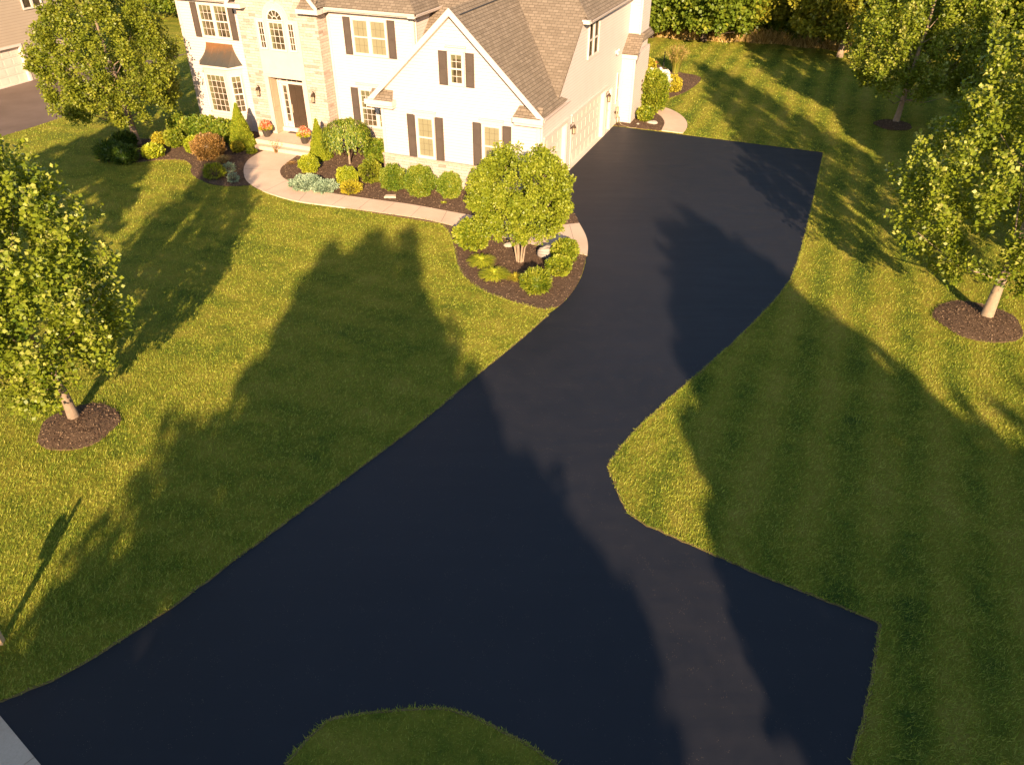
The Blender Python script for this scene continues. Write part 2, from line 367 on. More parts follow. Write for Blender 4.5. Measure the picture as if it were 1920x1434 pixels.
def shoots_crown(h0, h1, rf, n, leaf, per, seed, up=.75, length=(.5, .9), cr=.14, droop=0, bias=.55, jit=(0, 0), fill=.30, boughs=0, lobe=1.0):
    """shoots spread through a crown whose radius at height fraction t is rf(t)"""
    r = np.random.default_rng(seed)
    t = r.random(n); w_ = np.array([rf(x) for x in t]); keep = r.random(n) < (w_/w_.max())**1.1+.06; t = t[keep]; n = len(t)
    ang = r.random(n)*2*math.pi; ph = r.random(3)*6.28
    lob = 1+lobe*(.13*np.sin(3*ang+ph[0]+4*t)+.10*np.sin(5*ang+ph[1]-7*t)+.07*np.sin(9*ang+ph[2]+11*t))
    rr = np.array([rf(x) for x in t])*lob*(1-(1-bias)*0-np.where(r.random(n) < fill, r.random(n)*.75, r.random(n)**1.5*.22))
    B = np.stack([np.cos(ang)*rr+jit[0]*t, np.sin(ang)*rr+jit[1]*t, h0+(h1-h0)*t], 1)
    if boughs:
        tb = r.random(boughs*3); wb = np.array([rf(x) for x in tb]); tb = tb[r.random(boughs*3) < (wb/wb.max())**1.2+.05][:boughs]; nb = len(tb)
        ab = r.random(nb)*2*math.pi; rb = np.array([rf(x) for x in tb])*(1-.25*r.random(nb))
        C = np.stack([np.cos(ab)*rb+jit[0]*tb, np.sin(ab)*rb+jit[1]*tb, h0+(h1-h0)*tb], 1)
        dd = ((B[:, None]-C[None])**2*np.array([1.4, 1.4, .5])).sum(-1); kk = dd.argmin(1)
        pull = r.uniform(.35, .75, n)[:, None]*np.array([1, 1, .45]); B = B+(C[kk]-B)*pull
        ang = np.arctan2(B[:, 1]-jit[1]*t, B[:, 0]-jit[0]*t)
    out = np.stack([np.cos(ang), np.sin(ang), np.zeros(n)], 1)
    Dv = unit(out*(1-up)*1.3*(1-.5*t)[:, None]+np.array([0, 0, 1.])*up*(1 if droop == 0 else droop)+r.normal(size=(n, 3))*.22)
    L = r.uniform(*length, n)
    s = r.random((n, per)); rad = cr*(1-.65*s)*np.sqrt(r.random((n, per)))*2.0
    off = unit(r.normal(size=(n, per, 3)))
    off -= (off*Dv[:, None]).sum(-1, keepdims=True)*Dv[:, None]
    P = B[:, None]+Dv[:, None]*(L[:, None]*s)[..., None]+off*rad[..., None]
    D = unit(off*1.0+Dv[:, None]*.6+r.normal(size=off.shape)*.45+np.array([0, 0, -.12]))
    Nn = unit(np.array([0, 0, 1.])*.55+off*.55+out[:, None]*.35+r.normal(size=off.shape)*.5)
    P = P.reshape(-1, 3); sz = leaf*r.uniform(.65, 1.25, len(P))
    V, F = leaves(P, D.reshape(-1, 3), Nn.reshape(-1, 3), sz, sz*.42)
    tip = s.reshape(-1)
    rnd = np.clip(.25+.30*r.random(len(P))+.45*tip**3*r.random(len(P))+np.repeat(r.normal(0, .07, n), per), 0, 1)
    return V, F, rnd, B

def tree(name, base, h, trunk_h, rf, n, leaf, per, mat, seed, label, group=None, tr=.13, lean=(0, 0), up=.75, length=(.5, .9), bark=None, cr=.14, cat='tree', limbs=50, fill=.3, kind=None, boughs=0, lobe=1.0):
    root = empty(name, base, 0, label=label, cat=cat, group=group)
    V, F, rnd, B = shoots_crown(trunk_h, h, rf, n, leaf, per, seed, up, length, cr, jit=(lean[0]*.3, lean[1]*.3), fill=fill, boughs=boughs, lobe=lobe)
    np_mesh('crown', V+np.array([lean[0]*.6, lean[1]*.6, 0]), F, LEAF[mat], root, rnd)
    mb = MB(); r = random.Random(seed)
    pts = []; rad = []
    for i in range(9):
        t = i/8; pts.append((lean[0]*t+.03*r.uniform(-1, 1)*(i > 0), lean[1]*t+.03*r.uniform(-1, 1)*(i > 0), -.05+t*h*.86))
        rad.append(tr*(1.25 if i == 0 else 1)*(1-.88*t)+.008)
    mb.tube(pts, rad, 10)
    idx = list(range(len(B))); r.shuffle(idx)
    for i in idx[:limbs]:
        b = B[i]+np.array([lean[0]*.6, lean[1]*.6, 0]); d = math.hypot(b[0], b[1]); z0 = max(trunk_h*.9, b[2]-d*.75-.2)
        z0 = min(z0, h*.8); t = z0/(h*.86); a = np.array([lean[0]*t, lean[1]*t, z0]); mdl = (a+b)/2+np.array([0, 0, -.1*d])
        mb.tube([a, mdl, b], [tr*.26*(1-.6*t), tr*.15*(1-.6*t), .006], 5, False)
    mb.build('trunk', bark or M_bark, root, True, False)
    return root

def ball(name, px, py, r_, mat, leaf, n, label, cat='shrub', group=None, sq=1.0, seed=1, loc=None, spike=0.0, lump=.06, core=True, zc=None, pos_z=0, flat=0):
    """clipped or loose rounded shrub; (px,py) is the pixel of its middle"""
    rr = np.random.default_rng(seed*7+3)
    zc = r_*sq if zc is None else zc
    c = g(px, py, zc+pos_z) if loc is None else np.array([loc[0], loc[1], 0.])
    root = empty(name, (c[0], c[1], pos_z), 0, label=label, cat=cat, group=group)
    d = unit(rr.normal(size=(n, 3))); ph = rr.random(4)*6.28
    lob = 1+lump*(np.sin(4*d[:, 0]*3+ph[0])+np.sin(5*d[:, 1]*3+ph[1])+np.sin(4*d[:, 2]*3+ph[2]))
    rad = r_*lob*(1-rr.random(n)**2*.28)
    P = d*rad[:, None]; P[:, 2] = P[:, 2]*sq
    P[:, 2] = np.maximum(P[:, 2]+zc, .02+rr.random(n)*.08)
    if flat: P[:, 2] = P[:, 2]*1.0
    D = unit(d*(.8+spike)+np.array([0, 0, .55])+rr.normal(size=(n, 3))*(.5-.3*min(1, spike)))
    Nn = unit(np.array([0, 0, .8])+d*.5+rr.normal(size=(n, 3))*.5)
    sz = leaf*rr.uniform(.6, 1.3, n)
    V, F = leaves(P, D, Nn, sz, sz*(.4 if spike < .5 else .13))
    rnd = np.clip(.15+.7*rr.random(n)+.12*np.sin(3*P[:, 0]/r_+ph[3]), 0, 1)
    fo = np_mesh('foliage', V, F, LEAF[mat], root, rnd)
    mb = MB()
    for i in range(5):
        a = i*1.3+seed; mb.tube([(0, 0, -.03), (.3*r_*math.cos(a), .3*r_*math.sin(a), zc*.6), (.6*r_*math.cos(a), .6*r_*math.sin(a), zc*1.1)], [.02, .014, .005], 5)
    mb.build('stems', M_bark3, root, True, False)
    if core:   # leafy inner mass, so the shrub is not see-through
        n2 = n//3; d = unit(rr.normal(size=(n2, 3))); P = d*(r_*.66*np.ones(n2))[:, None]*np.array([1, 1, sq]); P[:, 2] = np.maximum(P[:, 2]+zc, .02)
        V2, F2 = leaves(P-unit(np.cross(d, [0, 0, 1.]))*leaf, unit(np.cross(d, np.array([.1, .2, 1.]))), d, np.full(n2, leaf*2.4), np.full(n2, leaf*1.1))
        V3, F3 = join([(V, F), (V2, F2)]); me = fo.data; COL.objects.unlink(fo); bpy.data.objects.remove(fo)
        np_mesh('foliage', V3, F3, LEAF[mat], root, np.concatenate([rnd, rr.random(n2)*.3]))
    return root

def tussock(name, px, py, h, n, mat, label, cat='ornamental grass', group=None, seed=1, spread=.5, wid=.012, loc=None, plume=False):
    rr = np.random.default_rng(seed*13+5); c = g(px, py) if loc is None else np.array([loc[0], loc[1], 0.])
    root = empty(name, c, 0, label=label, cat=cat, group=group)
    a = rr.random(n)*6.283; out = np.stack([np.cos(a), np.sin(a), np.zeros(n)], 1)
    hh = h*rr.uniform(.55, 1.05, n); sp_ = spread*h*rr.uniform(.15, 1.2, n); b0 = out*(rr.random(n)*.12*h)[:, None]
    sd_ = np.stack([-np.sin(a), np.cos(a), np.zeros(n)], 1)*wid
    segs = []; K = 4; t = np.linspace(0, 1, K+1)
    pts = [b0+out*(sp_*tt**1.6)[:, None]+np.array([0, 0, 1.])*(hh*(tt**.8-(.42*tt**3 if not plume else .1*tt**3)))[:, None] for tt in t]
    V = []; F = []; o = 0
    for i in range(K):
        w0 = 1-.75*t[i]; w1 = 1-.75*t[i+1]
        q = np.stack([pts[i]-sd_*w0, pts[i]+sd_*w0, pts[i+1]+sd_*w1, pts[i+1]-sd_*w1], 1); V.append(q.reshape(-1, 3)); F.append(np.arange(n*4).reshape(-1, 4)+o); o += n*4
    np_mesh('blades', np.concatenate(V), np.concatenate(F), LEAF[mat], root, np.tile(rr.random(n), K))
    if plume:
        m_ = n//5; P = pts[-1][:m_]; P2 = np.repeat(P, 10, 0)+rr.normal(size=(m_*10, 3))*np.array([.02, .02, .08])
        V, F = leaves(P2, unit(np.array([0, 0, 1.])+rr.normal(size=P2.shape)*.4), rr.normal(size=P2.shape), np.full(len(P2), .07), np.full(len(P2), .012))
        tag(np_mesh('plumes', V, F, LEAF['straw'], root), kind='stuff')
    return root

def cone_shrub(name, px, py, h, r_, label, seed, group):
    rr = np.random.default_rng(seed); c = g(px, py); root = empty(name, c, 0, label=label, cat='shrub', group=group)
    n = 15000; t = 1-np.sqrt(rr.random(n)); a = rr.random(n)*6.283
    rad = r_*(1-t)**.92*(1+.05*np.sin(7*a+9*t)+.05*np.sin(13*t*2+3*a))*(1-rr.random(n)**2*.25)
    P = np.stack([np.cos(a)*rad, np.sin(a)*rad, .03+h*t], 1); out = np.stack([np.cos(a), np.sin(a), np.zeros(n)], 1)
    D = unit(out*.5+np.array([0, 0, 1.0])+rr.normal(size=(n, 3))*.3); Nn = unit(out+rr.normal(size=(n, 3))*.5)
    sz = .07*rr.uniform(.6, 1.3, n); V, F = leaves(P, D, Nn, sz, sz*.36)
    n2 = 1500; t = rr.random(n2)**1.6*.97; a = rr.random(n2)*6.283; P = np.stack([np.cos(a)*r_*.7*(1-t), np.sin(a)*r_*.7*(1-t), h*t+.02], 1)
    out = np.stack([np.cos(a), np.sin(a), np.full(n2, .3)], 1); V2, F2 = leaves(P, np.tile([[0, 0, 1.]], (n2, 1)), out, np.full(n2, .16), np.full(n2, .08))
    V3, F3 = join([(V, F), (V2, F2)]); np_mesh('foliage', V3, F3, LEAF['cone'], root)
    MB().tube([(0, 0, -.03), (0, 0, h*.8)], [.03, .01], 6).build('trunk', M_bark3, root, True, False)
    return root

# ------------------------------------------------------------------ ground
def poly_world(px): return [g(a, b)[:2] for a, b in px]
def smooth_line(P, it=2):
    P = [np.asarray(p, float) for p in P]
    for _ in range(it):
        Q = [P[0]]
        for a, b in zip(P[:-1], P[1:]): Q += [a*.75+b*.25, a*.25+b*.75]
        Q.append(P[-1]); P = Q
    return P
def inpoly(P, poly):
    x, y = P[:, 0], P[:, 1]; res = np.zeros(len(P), bool); q = np.array(poly)
    j = len(q)-1
    for i in range(len(q)):
        c = ((q[i, 1] > y) != (q[j, 1] > y)) & (x < (q[j, 0]-q[i, 0])*(y-q[i, 1])/(q[j, 1]-q[i, 1]+1e-12)+q[i, 0]); res ^= c; j = i
    return res
def sheet(name, poly, z, mat, t=.02, kind='structure', **k):
    o = MB().prism([(p[0], p[1], z-t) for p in poly], (0, 0, t)).build(name, mat, None, False, False)
    me = o.data; return tag(o, kind=kind, **k)

# left edge of drive, from the garage corner towards the street
bedcurve = [(1076, 398), (1087, 421), (1099, 445), (1102, 462), (1100, 482), (1092, 518), (1072, 552), (1048, 576), (1027, 590)]
leftE = [(1027, 590), (1000, 615), (950, 657), (880, 714), (800, 783), (700, 857), (640, 902), (560, 960), (500, 1005), (430, 1055), (360, 1110), (300, 1152), (220, 1203), (150, 1247), (90, 1279), (0, 1313)]
rightE = [(1545, 287), (1535, 332), (1522, 395), (1506, 460), (1490, 515), (1462, 556), (1402, 618), (1360, 658), (1300, 710), (1250, 755), (1200, 800), (1165, 840), (1146, 866), (1141, 876), (1150, 898), (1163, 930), (1180, 963), (1215, 985), (1280, 1014), (1350, 1044), (1430, 1079), (1510, 1110), (1580, 1138), (1640, 1162), (1651, 1170), (1645, 1212), (1636, 1280), (1620, 1350), (1598, 1434)]
BC = [hw(.03, -3.72)[:2], hw(.45, -4.15)[:2]]+poly_world(bedcurve)
W_left = smooth_line(BC, 2)+smooth_line(poly_world(leftE), 2)[1:]
W_left += [np.array([-10.2, 7.35])]
W_right = poly_world(rightE)
tipA = smooth_line(W_right[:11], 1)+W_right[11:13]+W_right[13:]
W_right = [np.array(p) for p in tipA]
farE = [hw(10.72, 7.0)[:2], hw(3.4, 7.08)[:2], hw(0.02, 7.08)[:2]]
concA, concB = g(0, 1341)[:2], g(77, 1434)[:2]
dconc = (concB-concA)/np.linalg.norm(concB-concA); cperp = np.array([dconc[1], -dconc[0]]); cperp = cperp if cperp[1] < 0 else -cperp
c_start = concA-dconc*1.2; c_end = concB+dconc*7
drive = W_left[:-1]+[c_start]+[c_end]+[np.array([8.2, 2.0]), np.array([6.9, 5.0])]+W_right[::-1]+farE[1:]
EDGE0 = len(smooth_line(BC, 2))-1
drive_poly = [tuple(p) for p in drive]
island_px = [(535, 1434), (560, 1405), (590, 1372), (612, 1352), (645, 1344), (680, 1338), (730, 1333), (780, 1329), (815, 1328), (845, 1331), (900, 1350), (950, 1376), (1000, 1403), (1045, 1434)]
island = [tuple(p) for p in poly_world(island_px)]; island = island+[(.9, 4.4), (-.9, 3.6), (-2.9, 4.2), (-3.9, 5.6)]

lawn_o = MB().face([(-700, -300, 0), (700, -300, 0), (700, 1200, 0), (-700, 1200, 0)]).build('lawn', M_lawn, None, False, False); tag(lawn_o, kind='structure')
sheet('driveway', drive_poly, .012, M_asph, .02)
lsn = sheet('lawn_island', island, .017, M_lawn, .02)

def strip(name, line, w0, w1, z, mat, rag=.02, kind='structure', lab=None):
    """thin ragged band along a line, offset w0..w1 to the left of travel"""
    L = [np.asarray(p, float) for p in line]; D = [L[0]]
    for a, b in zip(L[:-1], L[1:]):
        n = max(1, int(np.linalg.norm(b-a)/.12)); D += [a+(b-a)*(i+1)/n for i in range(n)]
    D = np.array(D); T = unit(np.gradient(D, axis=0)); Nn = np.stack([-T[:, 1], T[:, 0]], 1)
    r_ = rng.normal(size=len(D))*rag; A = D+Nn*(w0+r_*.5)[:, None]; B = D+Nn*(w1+r_)[:, None]
    V = np.concatenate([np.c_[A, np.full(len(A), z)], np.c_[B, np.full(len(B), z)]]); n = len(D)
    F = np.array([[i, i+1, n+i+1, n+i] for i in range(n-1)]); o = np_mesh(name, V, F, mat); return tag(o, kind=kind)
strip('turf_edge', [p for p in W_left[EDGE0:]], .05, -.02, .016, M_soil, .02)
strip('turf_edge', W_right, -.045, .015, .016, M_soil, .02)
strip('turf_edge', island[:14], -.03, .02, .021, M_soil, .012)
strip('turf_edge', [farE[0], farE[1]], .05, -.01, .016, M_soil, .012)

# concrete slabs of the street walk, bottom left
cs = empty('pavement', (0, 0, 0)); tag(cs, kind='structure'); mbk = MB(); t0 = -1.2
for i in range(6):
    a = concA+dconc*(t0+i*1.22+.006); b = concA+dconc*(t0+(i+1)*1.22-.006)
    mbk.prism([(a[0], a[1], -.02), (b[0], b[1], -.02), tuple(b+cperp*1.4)+(-.02,), tuple(a+cperp*1.4)+(-.02,)], (0, 0, .045))
mbk.build('pavement_slabs', M_conc, cs)
q0, q1 = c_start+cperp*1.4, c_end+cperp*1.4
sheet('road', [tuple(q0-dconc*30), tuple(q1+dconc*30), tuple(q1+dconc*30+cperp*8), tuple(q0-dconc*30+cperp*8)], .006, M_asph2)

# front walk
outer = [(497, 283), (480, 291), (463, 303), (456, 318), (459, 337), (470, 348), (495, 361), (525, 371), (559, 380), (614, 387), (668, 394), (731, 403), (794, 412), (825, 419), (860, 428), (920, 442), (975, 455), (1017, 464), (1052, 471), (1084, 477), (1101, 481)]
inner = [(562, 290), (543, 303), (525, 317), (526, 330), (536, 339), (564, 351), (605, 362), (647, 368), (710, 377), (773, 385), (836, 397), (880, 405), (940, 414), (1000, 421), (1040, 425), (1086, 420)]
WO, WI = smooth_line(poly_world(outer), 2), smooth_line(poly_world(inner), 2)
rim = [p[:2] for p in smooth_line(poly_world([(1101, 481), (1103, 462), (1099, 443), (1086, 420)]), 2)]
walk = [tuple(p) for p in WO]+[tuple(p) for p in rim[1:-1]]+[tuple(p) for p in WI[::-1]]
wk = sheet('footpath', walk, .045, M_conc, .06)
mbj = MB()
def joint(pa, pb, z=.0475, w_=.009):
    a, b = g(*pa)[:2], g(*pb)[:2]; d = (b-a)/np.linalg.norm(b-a); n = np.array([-d[1], d[0]])*w_
    mbj.face([tuple(a+n)+(z,), tuple(b+n)+(z,), tuple(b-n)+(z,), tuple(a-n)+(z,)])
for pa, pb in (((622, 387), (648, 370)), ((672, 394), (694, 376)), ((717, 400), (740, 382)), ((770, 408), (790, 389)), ((827, 418), (838, 398)), ((457, 318), (522, 321)), ((498, 360), (537, 341)), ((560, 379), (580, 357)), ((884, 432), (892, 408)), ((1068, 424), (1082, 475))): joint(pa, pb)
jo = mbj.build('footpath_joints', M_joint, None, False, False); tag(jo, kind='structure')

# side walk round the back of the garage
w2 = [(1240, 246), (1280, 251), (1289, 240), (1288, 228), (1275, 215), (1255, 205), (1237, 201), (1223, 203), (1226, 211), (1240, 219), (1247, 231), (1243, 240)]
walk2 = smooth_line(poly_world(w2[1:8]), 2); walk2i = smooth_line(poly_world(w2[8:]), 2)
sheet('footpath', [tuple(p) for p in walk2]+[tuple(p) for p in walk2i]+[tuple(g(1240, 246)[:2])], .04, M_conc, .05)

# mulch beds
MOUND = [None]
def mulch(name, poly, label, z=.03, dens=170, group='bark mulch beds'):
    poly = [tuple(p[:2]) for p in poly]; q = np.array(poly)
    mb = MB().prism([(p[0], p[1], -.02) for p in poly], (0, 0, z+.02)); V1 = np.array(mb.v); nf = len(mb.f)
    me_parts = mb
    A = 0.5*abs(sum(q[i-1, 0]*q[i, 1]-q[i, 0]*q[i-1, 1] for i in range(len(q)))); n = int(A*dens*1.6)
    lo, hi = q.min(0), q.max(0); P = lo+rng.random((int(n*(hi-lo).prod()/A), 2))*(hi-lo); P = P[inpoly(P, poly)]; n = len(P)
    a = rng.random(n)*6.283; d = np.stack([np.cos(a), np.sin(a), rng.normal(size=n)*.35], 1); L = rng.uniform(.03, .09, n); W_ = rng.uniform(.006, .016, n)
    Pz = np.c_[P, z+rng.random(n)*.018]; Nn = unit(np.array([0, 0, 1.])+rng.normal(size=(n, 3))*.5); V, F = leaves(Pz, d, Nn, L, W_, .3)
    for v in V.reshape(-1, 4, 3): pass
    if MOUND[0] is not None:
        c_, rr_ = MOUND[0]; dz = lambda W: .10*np.clip(1-((W[:, :2]-c_[:2])**2).sum(1)/rr_**2, 0, 1)
        V = V.copy(); V[:, 2] += dz(V)+rng.normal(0, .008, len(V)//4).repeat(4)
        rngs = []; b0 = len(V1); f2 = []
        for j_, fr_ in enumerate((.98, .8, .6, .4, .2, .02)):
            for i_ in range(28): a_ = i_*2*math.pi/28; q_ = c_[:2]+(q.mean(0)*0+np.array([math.cos(a_), math.sin(a_)])*rr_*fr_*(1+.03*math.sin(5*a_+j_))); rngs.append((q_[0], q_[1], z+.10*(1-fr_**2)+.012*math.sin(3*a_+j_*2)))
        for j_ in range(5):
            for i_ in range(28): f2.append([b0+j_*28+i_, b0+j_*28+(i_+1) % 28, b0+(j_+1)*28+(i_+1) % 28, b0+(j_+1)*28+i_])
        V1 = np.concatenate([V1, np.array(rngs)]); mb.f += f2; nf = len(mb.f)
    # one mesh: slab + chips
    me = bpy.data.meshes.new(name); allv = np.concatenate([V1, V]); faces = mb.f+(F+len(V1)).tolist()
    me.from_pydata(allv.tolist(), [], faces); me.update(); at_ = me.attributes.new('rnd', 'FLOAT', 'FACE')
    at_.data.foreach_set('value', np.concatenate([np.full(nf, .35), rng.random(len(F))]).astype(np.float32))
    o = link(name, me, M_mulch); return tag(o, label=label, cat='mulch bed', group=group)
bed1_low = smooth_line(poly_world([(470, 348), (440, 350), (415, 349), (394, 346), (375, 338), (361, 329), (357, 321), (361, 312), (352, 303), (340, 300), (320, 299), (290, 301), (260, 305), (235, 306), (210, 305), (192, 303), (185, 295), (190, 283), (205, 268), (235, 260), (280, 262)]), 2)
bed1 = bed1_low+[hw(-20.25, -2.4)[:2], hw(-20.2, -1.05)[:2], hw(-15.3, -1.05)[:2], hw(-15.3, -2.9)[:2]]+WO[:26]
mulch('mulch_bed', bed1, 'brown bark mulch bed curving in front of the bay window left of the entrance steps')
bed2 = [hw(-12.05, -1.05)[:2], hw(-7.2, -1.05)[:2], hw(-7.2, -4.07)[:2], hw(0, -4.07)[:2]]+[p for p in smooth_line(BC[:4], 2)]+WI[::-1][1:]+[hw(-12.05, -3.3)[:2]]
mulch('mulch_bed', bed2, 'brown bark mulch bed between the footpath and the stone foot of the gabled wing')
bed3 = [tuple(p) for p in smooth_line(poly_world([(822, 419), (838, 430), (848, 450), (853, 475), (858, 500), (870, 520), (890, 537), (920, 553), (960, 566), (1000, 577), (1024, 582), (1040, 577)]), 2)]
bed3 += [tuple(p) for p in smooth_line(poly_world([(1048, 575), (1072, 551), (1091, 518), (1099, 482)]), 2)]+[tuple(p) for p in WO[::-1][:44]]
mulch('mulch_bed', bed3, 'teardrop bark mulch bed round the multi-stemmed tree beside the driveway')
bed4 = [g(1168, 238)[:2], g(1238, 246)[:2]]+[p for p in walk2i[::-1]]+[g(1215, 205)[:2], hw(.75, 10.6)[:2], hw(0, 7.2)[:2]]
mulch('mulch_bed', bed4, 'small bark mulch bed between the chimney foot and the curved side path')
bed5 = smooth_line(poly_world([(1222, 196), (1250, 186), (1275, 178), (1295, 168), (1311, 155), (1316, 148), (1305, 142), (1280, 138), (1255, 133), (1225, 118), (1190, 112)]), 2)
mulch('mulch_bed', bed5, 'dark bark mulch bed behind the house ending in a rounded tip on the back lawn')
def ring(px, py, r_, label):
    c = g(px, py); MOUND[0] = (c, r_); poly = [(c[0]+r_*(1+.03*math.sin(3*a)+.03*math.sin(7*a))*math.cos(a), c[1]+r_*(1+.03*math.sin(5*a))*math.sin(a)) for a in [i*2*math.pi/40 for i in range(40)]]
    mulch('mulch_ring', poly, label, .05, 330, 'mulch rings around lawn trees'); MOUND[0] = None; return poly
ring1 = ring(149, 801, .97, 'round mulch ring on the left lawn at the foot of the leaning maple')
ring2 = ring(1833, 604, 1.28, 'large round mulch ring at the foot of the maple on the right lawn')
ring3 = ring(1674, 236, .95, 'shaded mulch ring at the foot of the farther maple on the back lawn')

# neighbour's drive
nd = [g(-60, 200)[:2], g(0, 167)[:2], g(60, 151)[:2], hw(-32.4, 12)[:2], g(180, 150)[:2], g(165, 195)[:2], g(130, 216)[:2], g(70, 236)[:2], g(0, 257)[:2], g(-80, 290)[:2], (-45, 30)]
sheet('neighbour_driveway', [tuple(p) for p in nd], .012, M_asph2)

# grass blades (near turf only) kept off paving and beds
blocks = [drive_poly, walk, bed1, bed2, bed3, bed4, bed5, ring1, ring2, ring3, [tuple(p) for p in nd], [tuple(p) for p in walk2]+[tuple(p) for p in walk2i],
          [hw(-20.3, -1)[:2], hw(0, -1)[:2], hw(0, 11)[:2], hw(-20.3, 11)[:2]], [hw(-7.3, -4.1)[:2], hw(0, -4.1)[:2], hw(0, 0)[:2], hw(-7.3, 0)[:2]], [tuple(c_start-dconc*3), tuple(c_end+dconc*3), tuple(c_end+dconc*3+cperp*9), tuple(c_start-dconc*3+cperp*9)]]
def grass():
    out = []
    for y0, y1, den, hgt, wid in ((4.5, 12, 1050, .062, .010), (12, 20, 640, .060, .012), (20, 30, 300, .055, .016), (30, 44, 120, .06, .022), (44, 62, 45, .07, .03)):
        xm = .70*(y1*.817+7.2)+1; n = int(den*(y1-y0)*2*xm)
        P = np.c_[rng.uniform(-xm, xm, n), rng.uniform(y0, y1, n)]
        P = P[np.abs(P[:, 0]) < .70*(P[:, 1]*.817+7.2)+.6]
        bad = np.zeros(len(P), bool)
        for i, b in enumerate(blocks):
            ins = inpoly(P, b)
            if i == 0: ins &= ~inpoly(P, island)
            bad |= ins
        P = P[~bad]; n = len(P)
        a = rng.random(n)*6.283; ln = rng.uniform(.15, 1.5, n)*hgt; hh = hgt*rng.uniform(.45, 1.15, n)
        d = np.stack([np.cos(a)*ln, np.sin(a)*ln, hh], 1); s_ = np.stack([-np.sin(a+.6), np.cos(a+.6), np.zeros(n)], 1)*wid*rng.uniform(.5, 1, n)[:, None]
        B = np.c_[P, np.zeros(n)]; V = np.stack([B-s_, B+s_, B+d], 1).reshape(-1, 3); out.append((V, np.arange(n*3).reshape(-1, 3)))
    # grass creeping over the paving edges
    for ln_, sgn in ((W_left[EDGE0:], 1), (W_right, -1), ([np.array(q) for q in island[:14]], -1), ([farE[0], farE[1]], 1), (WO[40:], -1), ([np.array(q) for q in ring1+ring1[:1]], -1), ([np.array(q) for q in ring2+ring2[:1]], -1), ([np.array(q) for q in ring3+ring3[:1]], -1), (bed3[:46], 1)):
        L_ = np.array([np.asarray(q, float)[:2] for q in ln_]); a_, b_ = L_[:-1], L_[1:]; dl = np.linalg.norm(b_-a_, axis=1); tot = dl.sum()
        n = int(tot*200); ii = rng.choice(len(dl), n, p=dl/tot); tt = rng.random(n)[:, None]; P = a_[ii]+(b_[ii]-a_[ii])*tt; T = (b_[ii]-a_[ii])/(dl[ii][:, None]+1e-9); Nn_ = np.stack([-T[:, 1], T[:, 0]], 1)
        clump = (np.sin(P[:, 0]*9)*np.sin(P[:, 1]*7+1)+np.sin(P[:, 0]*2.3+P[:, 1]*3.1))*.5
        P = P+Nn_*(rng.normal(0, .022, n)+.012*clump)[:, None]; d2 = Nn_*(-sgn)*0+rng.normal(size=(n, 2))*.6; lnn = rng.uniform(.03, .085, n)
        d = np.c_[d2*lnn[:, None], lnn*rng.uniform(.5, 1.1, n)]; a = rng.random(n)*6.283; s_ = np.stack([np.cos(a), np.sin(a), np.zeros(n)], 1)*.009
        B = np.c_[P, np.full(n, .005)]; out.append((np.stack([B-s_, B+s_, B+d], 1).reshape(-1, 3), np.arange(n*3).reshape(-1, 3)))
    V, F = join(out); o = np_mesh('grass', V, F, M_blade, None, np.clip(rng.random(len(F))**1.5*.9, 0, 1)); tag(o, label='short mown green and straw grass blades covering the lawns', cat='grass', kind='stuff')
grass()

